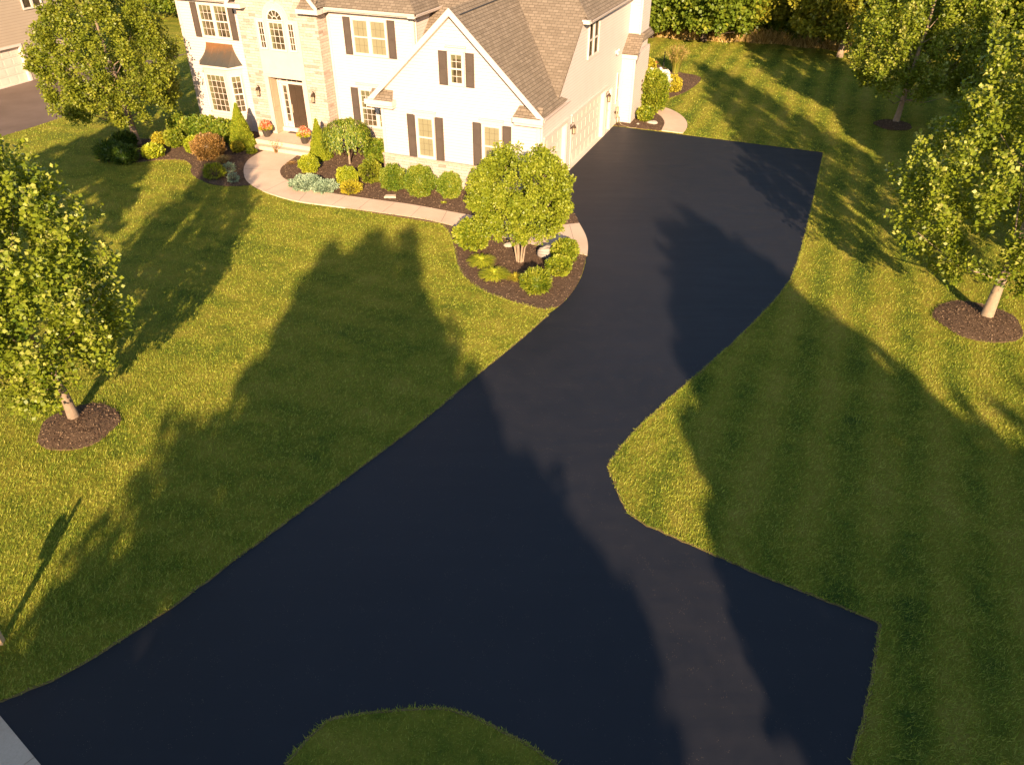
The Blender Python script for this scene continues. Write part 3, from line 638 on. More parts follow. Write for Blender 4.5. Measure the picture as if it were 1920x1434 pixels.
# ------------------------------------------------------------------ house
H = empty('house', HO, -AL, label='two-storey cream house with stone entry, gabled garage wing and brown shingle roof', cat='house')
class Fr:
    """wall frame: a along wall, b up, c outwards"""
    def __init__(s, o, ea, ec): s.o = np.array(o, float); s.a = np.array(ea, float); s.c = np.array(ec, float)
    def p(s, a, b, c=0): return s.o+s.a*a+s.c*c+np.array([0, 0, b])
    def box(s, mb, a0, a1, b0, b1, c0, c1):
        P = [s.p(a, b, c) for b in (b0, b1) for a, c in ((a0, c0), (a1, c0), (a1, c1), (a0, c1))]
        return mb.hexa(P)
def front(y): return Fr((0, y, 0), (1, 0, 0), (0, -1, 0))
RIGHT = Fr((0, 0, 0), (0, 1, 0), (1, 0, 0))
def window(fr, a0, a1, b0, b1, units=1, cols=3, rows=2, kind='dark', hung=True, trim=.09, mun=.017, par=None, lab=None, header=False, sillb=True):
    par = par or H; mb = MB(); gl = MB(); gr = MB(); T = trim
    fr.box(mb, a0-T, a0, b0-T, b1+T, .004, .07); fr.box(mb, a1, a1+T, b0-T, b1+T, .004, .07)
    fr.box(mb, a0, a1, b0-T, b0, .004, .072); fr.box(mb, a0, a1, b1, b1+T, .004, .072)
    uw = (a1-a0+.14)/units if units > 1 else a1-a0
    for u_ in range(units):
        x0 = a0+u_*uw; x1 = x0+uw-(.14 if units > 1 else 0)
        if u_ < units-1: fr.box(mb, x1, x1+.14, b0, b1, .004, .066)
        bm = (b0+b1)/2 if hung else None
        for (c0, c1) in (((b0, bm), (bm, b1)) if hung else ((b0, b1),)):
            e = .03; fr.box(mb, x0, x0+e, c0, c1, .006, .050); fr.box(mb, x1-e, x1, c0, c1, .006, .050)
            fr.box(mb, x0+e, x1-e, c0, c0+e, .006, .052); fr.box(mb, x0+e, x1-e, c1-e, c1, .006, .052)
            G_ = mb if kind != 'blind' else gr; mw = mun if kind != 'blind' else .011; dd = (.03, .045) if kind != 'blind' else (.012, .020)
            for i in range(1, cols): xx = x0+(x1-x0)*i/cols; fr.box(G_, xx-mw/2, xx+mw/2, c0+e, c1-e, *dd)
            for j in range(1, rows): zz = c0+(c1-c0)*j/rows; fr.box(G_, x0+e, x1-e, zz-mw/2, zz+mw/2, dd[0], dd[1]-.003)
        fr.box(gl, x0+.02, x1-.02, b0+.02, b1-.02, .002, .016 if kind != 'blind' else .010)
    o = mb.build('window', M_vinyl, par)
    if lab: o['label'] = lab
    gl.build('blind' if kind == 'blind' else 'glass', M_blind if kind == 'blind' else M_glass, o)
    if kind == 'blind': gr.build('grille', M_grid, o)
    elif kind == 'curtain':
        cu = MB()
        for u_ in range(units):
            x0 = a0+u_*uw; x1 = x0+uw-(.14 if units > 1 else 0); wv = (x1-x0)
            fr.box(cu, x0+.03, x1-.03, b1-(b1-b0)*.17, b1-.03, .014, .022)
            fr.box(cu, x0+.03, x0+.03+wv*.16, b0+.03, b1-(b1-b0)*.17, .014, .021)
        cu.build('curtain', M_curt, o)
    if header:
        hb = MB(); e = .06; fr.box(hb, a0-T-e, a1+T+e, b1+T+.004, b1+T+.17, .004, .06); fr.box(hb, a0-T-e-.04, a1+T+e+.04, b1+T+.17, b1+T+.22, .004, .13)
        hb.build('window_header', M_trim, o)
    return o
def shutter(fr, a0, a1, b0, b1):
    mb = MB(); fr.box(mb, a0, a1, b0, b1, .004, .035); r_ = .055; mid_ = b0+(b1-b0)*.5
    for c0, c1 in ((b0+r_, mid_-r_*.7), (mid_+r_*.7, b1-r_)):
        # routed groove shown as a raised bevelled panel inside a frame
        fr.box(mb, a0+r_, a1-r_, c0, c1, .035, .046)
    fr.box(mb, a0, a0+.035, b0, b1, .035, .052); fr.box(mb, a1-.035, a1, b0, b1, .035, .052)
    for c in (b0, mid_-.02, b1-.04): fr.box(mb, a0+.035, a1-.035, c, c+.04, .035, .050)
    return mb.build('shutter', M_shut, H)
def PIECES(mb, name, mat, par):
    for i in range(len(mb.v)//8):
        q = MB(); q.hexa(mb.v[8*i:8*i+8]); q.build(name, mat, par)
FY, WX = -4.07, -7.27
PK = (-3.70, 7.20); SL = .94
def wallf(mb, fr, pts, c=0): mb.face([fr.p(a, b, c) for a, b in pts])
mb = MB(); fw = front(FY)
wallf(mb, fw, [(WX, .0), (0, .0), (0, 3.55), (-.35, 3.88), (PK[0], 7.02), (WX+.3, 3.9), (WX, 3.55)])
mb.face([(WX, -1.05, 0), (WX, FY, 0), (WX, FY, 3.6), (WX, -1.05, 3.6)])
ztop = lambda y: 3.6 if y <= -2.2 else (3.6+.857*(y+2.2) if y < 1.02 else 6.36)
cuts = [(-4.07, -3.49, 0), (-3.49, -2.2, 2.33), (-2.2, -.77, 2.33), (-.77, 0, 0), (0, 1.02, 2.33), (1.02, 5.1, 2.33), (5.1, 5.42, 0), (5.42, 6.3, 2.18), (6.3, 13.2, 0)]
for y0, y1, z0 in cuts: mb.face([(0, y0, z0), (0, y1, z0), (0, y1, ztop(y1)), (0, y0, ztop(y0))])
fm = front(-1.05)
wallf(mb, fm, [(-11.6, 0), (-7.11, 0), (-7.11, 6.3), (-11.6, 6.3)]); wallf(mb, fm, [(-20.23, 0), (-15.9, 0), (-15.9, 6.3), (-20.23, 6.3)])
mb.face([(-7.11, -1.05, 0), (-7.11, 5, 0), (-7.11, 5, 6.3), (-7.11, -1.05, 6.3)])
mb.face([(-20.23, 11, 0), (-20.23, -1.05, 0), (-20.23, -1.05, 6.3), (-20.23, 11, 6.3)])
mb.face([(0, 13.2, 0), (-20.23, 13.2, 0), (-20.23, 13.2, 6.3), (0, 13.2, 6.3)]); mb.face([(-20.23, 13.2, 0), (-20.23, 11, 0), (-20.23, 11, 6.3), (-20.23, 13.2, 6.3)])
mb.build('wall', M_side, H)
# corner boards and frieze
mb = MB()
fw.box(mb, WX-.02, WX+.12, 1.12, 3.5, .004, .03); fw.box(mb, -.14, .025, 1.12, 3.45, .004, .03)
RIGHT.box(mb, FY-.028, FY+.12, .0, 3.45, .004, .028)
fm.box(mb, -7.24, -7.09, 3.0, 6.2, .004, .03); fm.box(mb, -11.58, -11.46, 0, 6.2, .004, .03)
fm.box(mb, -20.25, -20.10, 0, 6.2, .004, .03); fm.box(mb, -11.46, -7.24, 6.0, 6.2, .004, .02)
PIECES(mb, 'corner_board', M_trim, H)
# stone foot of the wing
mb = MB(); fw.box(mb, WX-.05, .02, -.02, 1.05, .004, .08); mb.box(WX-.06, WX-.004, FY-.08, -1.1, -.02, 1.05); fm.box(mb, -11.6, WX-.07, -.02, 1.0, .004, .06); PIECES(mb, 'stone_base', M_stone, H)
mb = MB(); fw.box(mb, WX-.08, .03, 1.052, 1.13, .004, .12); fm.box(mb, -11.55, WX-.09, 1.002, 1.08, .004, .09); PIECES(mb, 'stone_sill', M_sill, H)
# stone entrance bay
SY = -1.8; SX0, SX1 = -16.0, -11.6; fs = front(SY)
mb = MB()
wallf(mb, fs, [(SX0, 0), (-14.81, 0), (-14.81, 8.1), (SX0, 6.3)]); wallf(mb, fs, [(-12.82, 0), (SX1, 0), (SX1, 6.3), (-12.82, 8.1)])
wallf(mb, fs, [(-14.81, 3.2), (-12.82, 3.2), (-12.82, 8.1), (-13.8, 9.0), (-14.81, 8.1)])
mb.face([(SX1, SY, 0), (SX1, -1.05, 0), (SX1, -1.05, 6.3), (SX1, SY, 6.3)]); mb.face([(SX0, -1.05, 0), (SX0, SY, 0), (SX0, SY, 6.3), (SX0, -1.05, 6.3)])
mb.build('stone_wall', M_stone, H)
mb = MB()   # smooth surround of door and arched window
fs.box(mb, -15.03, -14.80, .4, 3.2, .004, .05); fs.box(mb, -12.84, -12.62, .4, 3.2, .004, .05); fs.box(mb, -15.03, -12.62, 3.2, 5.72, .004, .048)
arc = [(-13.83+.72*math.cos(t), 5.72+.74*math.sin(t)) for t in np.linspace(0, math.pi, 17)]
mb.prism([fs.p(a, b, .004) for a, b in arc], (0, -.044, 0))
mb.build('door_surround', M_smooth, H)
mb = MB(); fs.box(mb, -13.93, -13.73, 6.40, 6.68, .004, .09); fs.box(mb, -15.03, -12.62, 3.12, 3.26, .05, .075); PIECES(mb, 'keystone', M_smooth, H)
# arched window
win = window(fs, -14.83, -14.52, 4.42, 5.58, 1, 2, 4, 'dark', False, .05, .022); win2 = window(fs, -13.18, -12.87, 4.42, 5.58, 1, 2, 4, 'dark', False, .05, .022)
window(fs, -14.22, -13.45, 4.40, 5.58, 1, 3, 4, 'curtain', False, .05, .022)
for o in list(H.children):
    pass
mb = MB(); cx, cz, R_ = -13.835, 5.70, .385
n = 20
for i in range(n):
    t0_, t1_ = math.pi*i/n, math.pi*(i+1)/n
    q = [(cx+R_*math.cos(t0_), cz+R_*math.sin(t0_)), (cx+(R_+.06)*math.cos(t0_), cz+(R_+.06)*math.sin(t0_)), (cx+(R_+.06)*math.cos(t1_), cz+(R_+.06)*math.sin(t1_)), (cx+R_*math.cos(t1_), cz+R_*math.sin(t1_))]
    mb.prism([fs.p(a, b, .05) for a, b in q], (0, -.05, 0))
    q = [(cx+.125*math.cos(t0_), cz+.125*math.sin(t0_)), (cx+.15*math.cos(t0_), cz+.15*math.sin(t0_)), (cx+.15*math.cos(t1_), cz+.15*math.sin(t1_)), (cx+.125*math.cos(t1_), cz+.125*math.sin(t1_))]
    mb.prism([fs.p(a, b, .066) for a, b in q], (0, -.02, 0))
for t in (36, 72, 108, 144):
    t = math.radians(t); d = np.array([math.cos(t), math.sin(t)]); nn = np.array([-d[1], d[0]])*.011
    q = [np.array([cx, cz])+d*.15+nn, np.array([cx, cz])+d*R_+nn, np.array([cx, cz])+d*R_-nn, np.array([cx, cz])+d*.15-nn]
    mb.prism([fs.p(a, b, .064) for a, b in q], (0, -.02, 0))
fs.box(mb, cx-R_-.06, cx+R_+.06, cz-.055, cz, .05, .105)
o = mb.build('window', M_vinyl, H); o['label'] = 'half-round fan window above the entrance'
arc = [(cx+R_*math.cos(t), cz+R_*math.sin(t)) for t in np.linspace(0, math.pi, 17)]
mb = MB().prism([fs.p(a, b, .052) for a, b in arc], (0, -.008, 0)); mb.build('glass', M_glass, o)
for ww in (win, win2): pass
# lift the three lights of the arched window off the smooth panel
for o in H.children:
    if o.name.startswith('window') and o.data and len(o.data.vertices):
        ys = [v.co.y for v in o.data.vertices]
        if max(ys) < SY and min(ys) > SY-.09 and not o.get('label'):
            o.location.y = -.046
# recess, door, lights
DY = -1.2; fd = front(DY); mb = MB()
mb.face([(-14.81, SY, .4), (-14.81, DY, .4), (-14.81, DY, 3.2), (-14.81, SY, 3.2)]); mb.face([(-12.82, DY, .4), (-12.82, SY, .4), (-12.82, SY, 3.2), (-12.82, DY, 3.2)])
mb.face([(-14.81, SY, 3.2), (-14.81, DY, 3.2), (-12.82, DY, 3.2), (-12.82, SY, 3.2)])
mb.box(-14.805, -14.79, -1.72, -1.32, 1.65, 3.0); mb.box(-14.805, -14.79, -1.72, -1.32, .6, 1.45)
mb.build('entry_recess', simple('tan_painted_wood', (.40, .30, .19), .6, .06), H)
mb = MB(); wallf(mb, fd, [(-14.81, .4), (-12.82, .4), (-12.82, 3.2), (-14.81, 3.2)]); fd.box(mb, -14.81, -12.82, .4, .60, .002, .14)
for a in (-14.80, -14.60, -14.23, -13.33, -13.06): fd.box(mb, a, a+.07, .6, 3.1, .002, .05)
for b in (2.72, 3.03): fd.box(mb, -14.75, -12.85, b, b+.10, .052, .075)
mb.build('door_frame', M_trim, H)
mb = MB(); fd.box(mb, -14.16, -13.34, .61, 2.715, .004, .04)
for a0 in (-14.07, -13.71):
    for b0, b1 in ((.72, 1.22), (1.30, 2.08), (2.16, 2.60)): fd.box(mb, a0, a0+.28, b0, b1, .04, .052)
door = mb.build('front_door', M_door, H)
mb = MB(); fd.box(mb, -14.12, -14.09, 1.35, 1.75, .04, .07); mb.tube([fd.p(-14.105, 1.42, .06), fd.p(-14.105, 1.55, .13), fd.p(-14.105, 1.68, .06)], .012, 6); mb.build('handle', M_lglass, door)
for a0, a1 in ((-14.49, -14.28), (-13.24, -13.04)):
    mb = MB(); fd.box(mb, a0-.03, a1+.03, .78, .90, .004, .06)
    for j in range(1, 5): z = .92+j*1.66/5; fd.box(mb, a0, a1, z-.012, z+.012, .03, .044)
    fd.box(mb, a0-.03, a0, .9, 2.62, .004, .062); fd.box(mb, a1, a1+.03, .9, 2.62, .004, .062)
    o = mb.build('sidelight', M_trim, H); mb = MB(); fd.box(mb, a0, a1, .9, 2.6, .006, .02); mb.build('glass', M_glass, o)
mb = MB()
for i in range(1, 5): a = -14.52+i*.30; fd.box(mb, a-.013, a+.013, 2.83, 3.02, .03, .046)
fd.box(mb, -14.54, -13.0, 2.815, 2.835, .03, .05); o = mb.build('transom', M_trim, H); mb = MB(); fd.box(mb, -14.52, -13.02, 2.83, 3.02, .006, .02); mb.build('glass', M_glass, o)
# porch and steps
mb = MB(); mb.box(-15.3, -12.05, -2.96, -1.81, -.02, .40); mb.box(-14.80, -12.83, -1.81, -1.21, .1, .398)
mb.box(-15.12, -12.05, -3.30, -2.965, -.02, .21); o = mb.build('porch_steps', M_conc, H)
def lantern(fr, a, b, s=1.0):
    mb = MB(); fr.box(mb, a-.05, a+.05, b-.02, b+.18, .004, .03)
    mb.tube([fr.p(a, b+.14, .03), fr.p(a, b+.26, .07), fr.p(a, b+.28, .14), fr.p(a, b+.20, .17)], .014, 6)
    q = fr.p(a, b, .17); mb.lathe(q, [(.02, .21), (.05, .17), (.105, .08), (.115, .06), (.09, .05)][::-1], 6)
    mb.lathe(q, [(.03, -.235), (.075, -.21), (.075, -.19)], 6)
    for i in range(6): t = i*math.pi/3; mb.tube([q+np.array([.075*math.cos(t), .075*math.sin(t), -.2]), q+np.array([.09*math.cos(t), .09*math.sin(t), .055])], .007, 4)
    o = mb.build('wall_lamp', M_bronze, H); MB().lathe(q, [(.065, -.188), (.08, .048)], 6).build('lamp_glass', M_lglass, o)
lantern(fs, -15.46, 2.40); lantern(fs, -12.29, 2.42); lantern(RIGHT, -.18, 1.92); lantern(RIGHT, 5.62-.36, 1.95)
# windows of the fronts
for z0, z1 in ((4.33, 5.92),):
    window(fm, -10.22, -8.55, z0+.09, z1-.09, 2, 3, 2, 'blind'); shutter(fm, -10.72, -10.35, z0, z1); shutter(fm, -8.43, -8.06, z0, z1)
window(fm, -10.18, -8.5, 1.15, 2.80, 2, 3, 3, 'curtain', header=True); shutter(fm, -10.70, -10.32, 1.08, 2.86); shutter(fm, -8.38, -8.0, 1.08, 2.86)
window(fm, -18.86, -17.22, 4.50, 5.92, 2, 3, 2, 'curtain'); shutter(fm, -19.36, -18.98, 4.42, 5.98); shutter(fm, -17.12, -16.78, 4.42, 5.98)
window(fw, -5.53, -4.82, 1.22, 2.85, 1, 3, 3, 'blind', header=True); shutter(fw, -6.03, -5.66, 1.14, 2.95); shutter(fw, -4.70, -4.33, 1.14, 2.95)
window(fw, -2.45, -1.74, 1.22, 2.85, 1, 3, 3, 'blind', header=True); shutter(fw, -2.96, -2.58, 1.14, 2.95); shutter(fw, -1.62, -1.24, 1.14, 2.95)
window(fw, -3.86, -3.34, 4.40, 5.52, 1, 2, 2, 'curtain', header=True); shutter(fw, -4.39, -4.01, 4.30, 5.60); shutter(fw, -3.20, -2.83, 4.30, 5.60)
window(RIGHT, 1.80, 3.25, 4.48, 5.88, 2, 1, 1, 'dark', trim=.07); window(RIGHT, 7.10, 7.55, 1.2, 2.66, 1, 1, 1, 'dark', True, .06)
# garage doors
def garage(y0, y1, z1, cols):
    D_ = .19; mb = MB()
    mb.box(-D_, -.002, y0-.0, y0+.03, 0, z1); mb.box(-D_, -.002, y1-.03, y1, 0, z1); mb.box(-D_, -.002, y0+.03, y1-.03, z1-.03, z1)
    RIGHT.box(mb, y0-.14, y0, 0, z1+.14, .004, .03); RIGHT.box(mb, y1, y1+.14, 0, z1+.14, .004, .03); RIGHT.box(mb, y0, y1, z1, z1+.14, .004, .03)
    RIGHT.box(mb, y0-.2, y1+.2, z1+.142, z1+.20, .004, .08)
    mb.box(-D_, .02, y0, y1, -.01, .022)
    mb.build('garage_door_frame', M_trim, H)
    mb = MB(); y0 += .03; y1 -= .03; R4 = 4; hh = (z1-.04)/R4
    for j in range(R4):
        mb.box(-D_-.03, -D_+.012, y0, y1, .024+j*hh, .024+(j+1)*hh-.012)
        for i in range(cols):
            a = y0+(y1-y0)*i/cols+.06; b = y0+(y1-y0)*(i+1)/cols-.06; mb.box(-D_+.012, -D_+.022, a, b, .024+j*hh+.09, .024+(j+1)*hh-.10)
    mb.box(-D_-.06, -D_-.03, y0, y1, .02, z1)
    mb.build('garage_door', M_gar, H)
garage(-3.49, -.77, 2.33, 4); garage(0.02, 5.08, 2.33, 8)
mb = MB(); mb.box(-.12, -.002, 5.42, 5.45, 0, 2.18); mb.box(-.12, -.002, 6.27, 6.3, 0, 2.18); mb.box(-.12, -.002, 5.45, 6.27, 2.15, 2.18)
RIGHT.box(mb, 5.33, 5.42, 0, 2.27, .004, .03); RIGHT.box(mb, 6.3, 6.42, 0, 2.27, .004, .03); RIGHT.box(mb, 5.42, 6.3, 2.18, 2.27, .004, .03); mb.box(-.12, .02, 5.42, 6.3, -.01, .08); mb.build('door_frame', M_trim, H)
mb = MB(); mb.box(-.16, -.12, 5.45, 6.27, .08, 2.15)
for a0 in (5.55, 5.92):
    for b0, b1 in ((.2, .8), (.95, 1.5), (1.6, 2.05)): mb.box(-.12, -.11, a0, a0+.26, b0, b1)
o = mb.build('side_door', M_gar, H); MB().lathe((-.08, 6.18, 1.05), [(.02, -.02), (.03, 0), (.02, .02)], 8).build('handle', M_lglass, o)
# ---- roofs
def slab(pts, t=.13):
    P = [np.array(p, float) for p in pts]; n = np.cross(P[1]-P[0], P[2]-P[0]); n /= np.linalg.norm(n); n = n if n[2] > 0 else -n
    return [tuple(p) for p in P], tuple(-n*t)
mb = MB(); FYr = FY-.33
zr = lambda x: PK[1]-SL*abs(x-PK[0])
for P in ([(.22, FYr, zr(.22)), (.22, -1.35, zr(.22)), (.02, -1.75, zr(.02)), (PK[0], 2.3, PK[1]), (PK[0], FYr, PK[1])],
          [(PK[0], FYr, PK[1]), (PK[0], 2.3, PK[1]), (-7.15, -1.0, zr(-7.15)), (-7.62, -1.0, zr(-7.62)), (-7.62, FYr, zr(-7.62))]):
    a, o_ = slab(P); mb.prism(a, o_)
zf = lambda y: 3.62+.857*(y+2.2)
for P in ([(-7.15, -2.25, zf(-2.25)), (.05, -2.25, zf(-2.25)), (.05, .95, zf(.95)), (.35, .72, 6.17), (-3.6, 4.75, zf(4.75)), (-12, 4.75, zf(4.75)), (-12, -.9, zf(-.9)), (-7.15, -.9, zf(-.9))],):
    mb.face(P); mb.face([(x, y, z-.12) for x, y, z in P][::-1]); mb.face([P[1], (.05, -2.25, zf(-2.25)-.12), (.05, .95, zf(.95)-.12), P[2]])
mb.face([(.35, .72, 6.17), (.35, 13.5, 6.17), (-3.6, 9.5, zf(4.75)), (-3.6, 4.75, zf(4.75))])
mb.face([(-12, 4.75, zf(4.75)), (-3.6, 4.75, zf(4.75)), (-3.6, 9.5, zf(4.75)), (-12, 9.5, zf(4.75))])
mb.face([(.35, 13.5, 6.17), (-20.5, 13.5, 6.17), (-12, 9.5, zf(4.75)), (-3.6, 9.5, zf(4.75))])
ez, ey, er, el = 6.30, -1.40, -6.80, -20.55; rz_ = 6.3+.8*6
for P in ([(el, ey, ez), (er, ey, ez), (-12.8, ey+6, rz_), (-14.5, ey+6, rz_)], [(er, ey, ez), (er, 12, ez), (-12.8, ey+7, rz_), (-12.8, ey+6, rz_)], [(el, 12, ez), (el, ey, ez), (-14.5, ey+6, rz_), (-14.5, ey+7, rz_)]):
    mb.face(P); mb.face([(x, y, z-.1) for x, y, z in P][::-1])
# stone bay gable roof
gx, gz_ = -13.8, 9.15
for sx in (-1, 1):
    e = (gx+sx*2.45, 6.35); P = [(gx, SY-.3, gz_), (gx, 2.5, gz_), (e[0], 2.5, e[1]), (e[0], SY-.3, e[1])]; a, o_ = slab(P, .1); mb.prism(a, o_)
# pent roofs of the cornice returns
for a0, a1, s_ in ((-7.62, -6.52, 1), (-1.02, .14, -1)):
    z = 3.50; mb.prism([(a0, FY-.36, z), (a1, FY-.36, z), (a1-.10*(1 if s_ > 0 else 0)+(.12 if s_ < 0 else 0)*0, FY-.02, z+.34), (a0+(.0 if s_ > 0 else .14), FY-.02, z+.34)], (0, 0, -.05))
a0, a1 = -12.35, -11.45
mb.prism([(a0, SY-.36, 6.32), (a1, SY-.36, 6.32), (a1, SY-.02, 6.66), (a0+.1, SY-.02, 6.66)], (0, 0, -.05))
roof = mb.build('roof', M_roof, H)
mb = MB(); mb.tube([(PK[0]+.30, FYr+.35, zr(PK[0]+.30)+.03), (PK[0]+.30, 1.0, zr(PK[0]+.30)+.03)], .028, 6); mb.build('ridge_vent', M_metal, roof)
# rake boards, cornices, gutters
mb = MB()
def rake(p0, p1, y0, y1, wd):
    (x0, z0), (x1, z1) = p0, p1; mb.hexa([(x0, y0, z0-wd), (x1, y0, z1-wd), (x1, y1, z1-wd), (x0, y1, z0-wd), (x0, y0, z0), (x1, y0, z1), (x1, y1, z1), (x0, y1, z0)])
rake((-7.66, zr(-7.62)+.0), (PK[0], PK[1]+.02), FYr-.03, FYr+.02, .27); rake((PK[0], PK[1]+.02), (.26, zr(.22)), FYr-.03, FYr+.02, .27)
rake((-7.0, zr(-7.0)-.14), (PK[0], PK[1]-.16), FYr+.02, FY-.002, .10); rake((PK[0], PK[1]-.16), (-.4, zr(-.4)-.14), FYr+.02, FY-.002, .10)
rake((gx, gz_+.02), (gx+2.5, 6.35), SY-.34, SY-.29, .24); rake((gx-2.5, 6.35), (gx, gz_+.02), SY-.34, SY-.29, .24)
PIECES(mb, 'rake_board', M_trim, roof)
mb = MB()
fw.box(mb, -7.84, -6.50, 3.26, 3.46, .0, .40); fw.box(mb, -7.80, -6.54, 3.14, 3.26, .0, .30); fw.box(mb, -1.04, .26, 3.26, 3.46, .0, .40); fw.box(mb, -1.0, .2, 3.14, 3.26, .0, .30)
fs.box(mb, -12.4, -11.25, 6.10, 6.28, .0, .40); fs.box(mb, -16.3, -15.4, 6.10, 6.28, 0, .40)
mb.box(-11.45, -11.3, -1.9, -1.35, 6.1, 6.28)
mb.box(-7.2, .0, -1.0, -1.0, 6, 6)if False else None
PIECES(mb, 'cornice', M_trim, H)
def gutter(p0, p1, n, z):
    """white box gutter with an open top and fascia behind"""
    mb = MB(); p0, p1, n = map(lambda q: np.array(q, float), (p0, p1, n)); d = (p1-p0)/np.linalg.norm(p1-p0)
    prof = [(0, 0), (.09, 0), (.13, .10), (.13, .125), (.115, .125), (.10, .02), (0, .02)]
    A = [tuple(p0+n*a)+(z+b,) for a, b in prof]; mb.prism(A, tuple((p1-p0))+(0,))
    q = [tuple(p0-n*.35)+(z-.06,), tuple(p1-n*.35)+(z-.06,), tuple(p1)+(z-.06,), tuple(p0)+(z-.06,)]; mb.prism(q, (0, 0, .06))
    return mb.build('gutter', M_trim, H)
gutter((-11.35, -1.40), (-6.80, -1.40), (0, -1), 6.20); gutter((-6.80, -1.50), (-6.80, 1.55), (1, 0), 6.20); gutter((-20.6, -1.40), (-15.7, -1.40), (0, -1), 6.20)
gutter((.22, FYr), (.22, -1.35), (1, 0), 3.38); gutter((.34, .80), (.34, 13.5), (1, 0), 6.10)
mb = MB(); mb.tube([(-6.82, -1.25, 6.2), (-6.95, -1.2, 6.05), (-7.05, -.98, 5.95), (-7.05, -.98, 4.2)], .04, 8); mb.build('downspout', M_trim, H)
mb = MB(); mb.tube([(.28, FY-.2, 3.4), (.12, FY-.05, 3.28), (.06, FY+.04, 3.2), (.06, FY+.04, .1)], .04, 8); mb.build('downspout', M_trim, H)
# verge trim of the long slope on the side wall
mb = MB(); mb.prism([(.004, -2.25, zf(-2.25)-.12), (.004, .95, zf(.95)-.12), (.004, .95, zf(.95)-.26), (.004, -2.1, zf(-2.1)-.26)], (.03, 0, 0)); mb.box(.004, .02, -4.0, 13.1, 5.9, 6.08) if False else None
mb.prism([(.0, .95, 6.05), (.35, .95, 6.05), (.35, .75, 6.05), (0, .75, 6.05)], (0, 0, .16)); mb.build('verge_board', M_trim, H)
# chimney
mb = MB(); mb.box(0, .62, 8.8, 10.5, 3.5, 10.2); mb.build('chimney', M_side, H)
mb = MB(); mb.box(0, .72, 7.88, 10.75, -.02, 3.45); mb.prism([(0, 7.88, 3.45), (.72, 7.88, 3.45), (.72, 8.85, 4.1), (0, 8.85, 4.1)], (0, .01, -.6)); mb.build('chimney_base', M_side, H)
mb = MB(); P = [(-.0, 7.74, 3.52), (.84, 7.74, 3.52), (.84, 8.86, 4.32), (-.0, 8.86, 4.32)]; a, o_ = slab(P, .07); mb.prism(a, o_); mb.prism([(.60, 8.85, 4.30), (.60, 10.9, 4.30), (.84, 10.9, 4.0), (.84, 8.85, 4.0)], (0, 0, -.06)); mb.build('chimney_shoulder', M_roof, H)
mb = MB(); mb.box(.0, .80, 7.80, 7.87, 3.25, 3.45)
for x in (0.0, .60): mb.box(x+.004 if x == 0 else x+.02, x+.13, 7.85, 7.878, 0, 3.25)
mb.box(.54, .64, 8.77, 8.798, 4.1, 10); PIECES(mb, 'chimney_trim', M_trim, H)
mb = MB()
for i in range(3): mb.box(.722, .76, 9.6, 9.72, 1.75-i*.22, 1.85-i*.22)
PIECES(mb, 'vent', M_bronze, H)
mb = MB(); RIGHT.box(mb, 6.45, 6.62, 3.72, 3.9, .004, .05); mb.tube([(.05, 6.53, 3.82), (.14, 6.50, 3.70)], [.04, .06], 8); mb.tube([(.05, 6.53, 3.82), (.14, 6.62, 3.92)], [.04, .06], 8); mb.build('flood_light', M_vinyl, H)
# bay window
BX = [(-19.45, -1.05), (-18.9, -1.6), (-17.5, -1.6), (-16.95, -1.05)]
bay = None
mb = MB()
for (x0, y0), (x1, y1) in zip(BX[:-1], BX[1:]): mb.face([(x0, y0, 0), (x1, y1, 0), (x1, y1, 3.25), (x0, y0, 3.25)])
bay = mb.build('bay_window', M_smooth, H)
mb = MB(); mb.prism([(x*1+(x+18.2)*.07, y-(.1 if y < -1.3 else 0), 3.13) for x, y in BX], (0, 0, .13)); mb.build('bay_cornice', M_trim, bay); mb = MB(); mb.prism([(x+(x+18.2)*.03, y-(.05 if y < -1.3 else 0), .85) for x, y in BX], (0, 0, .08)); mb.build('bay_trim', M_trim, bay)
# copper roof, concave flare
mb = MB(); lv = []
for i in range(7):
    t = i/6; z = 3.27+.93*t; kk = (1-t)**1.7
    a = .50+.66*kk; lv.append([(-18.08-.80*1.0-.68*kk*1.0, -1.05, z), (-18.08-.78-.10*kk, -1.07-.66*kk, z), (-18.08+.78+.02*kk, -1.07-.66*kk, z), (-18.08+.80+.42*kk, -1.05, z)])
for A, B in zip(lv[:-1], lv[1:]):
    for i in range(3): mb.face([A[i], A[i+1], B[i+1], B[i]])
mb.face(lv[-1])
o = mb.build('copper_roof', M_copper, bay)
mb = MB()
for s_ in (0, .25, .5, .75, 1): mb.tube([np.array(l[1])*(1-s_)+np.array(l[2])*s_+np.array([0, 0, .01]) for l in lv], .012, 5)
for i in (1, 2):
    q = 0 if i == 1 else 3
    mb.tube([(np.array(l[i])+np.array(l[q]))/2+np.array([0, 0, .01]) for l in lv], .011, 5)
mb.build('roof_seam', M_copper, bay)
fb = front(-1.6); fb2 = Fr((-17.5, -1.6, 0), (.7071, .7071, 0), (.7071, -.7071, 0)); fb0 = Fr((-19.45, -1.05, 0), (.7071, -.7071, 0), (-.7071, -.7071, 0))
def bw(fr, a0, a1, b0, b1, cols, rows, hung):
    o = window(fr, a0, a1, b0, b1, 1, cols, rows, 'curtain', hung, .05, .02, par=bay)
bw(fb, -18.76, -17.66, 1.06, 2.84, 4, 6, False); bw(fb2, .16, .62, 1.06, 2.80, 2, 3, True); bw(fb0, .16, .62, 1.06, 2.80, 2, 3, True)

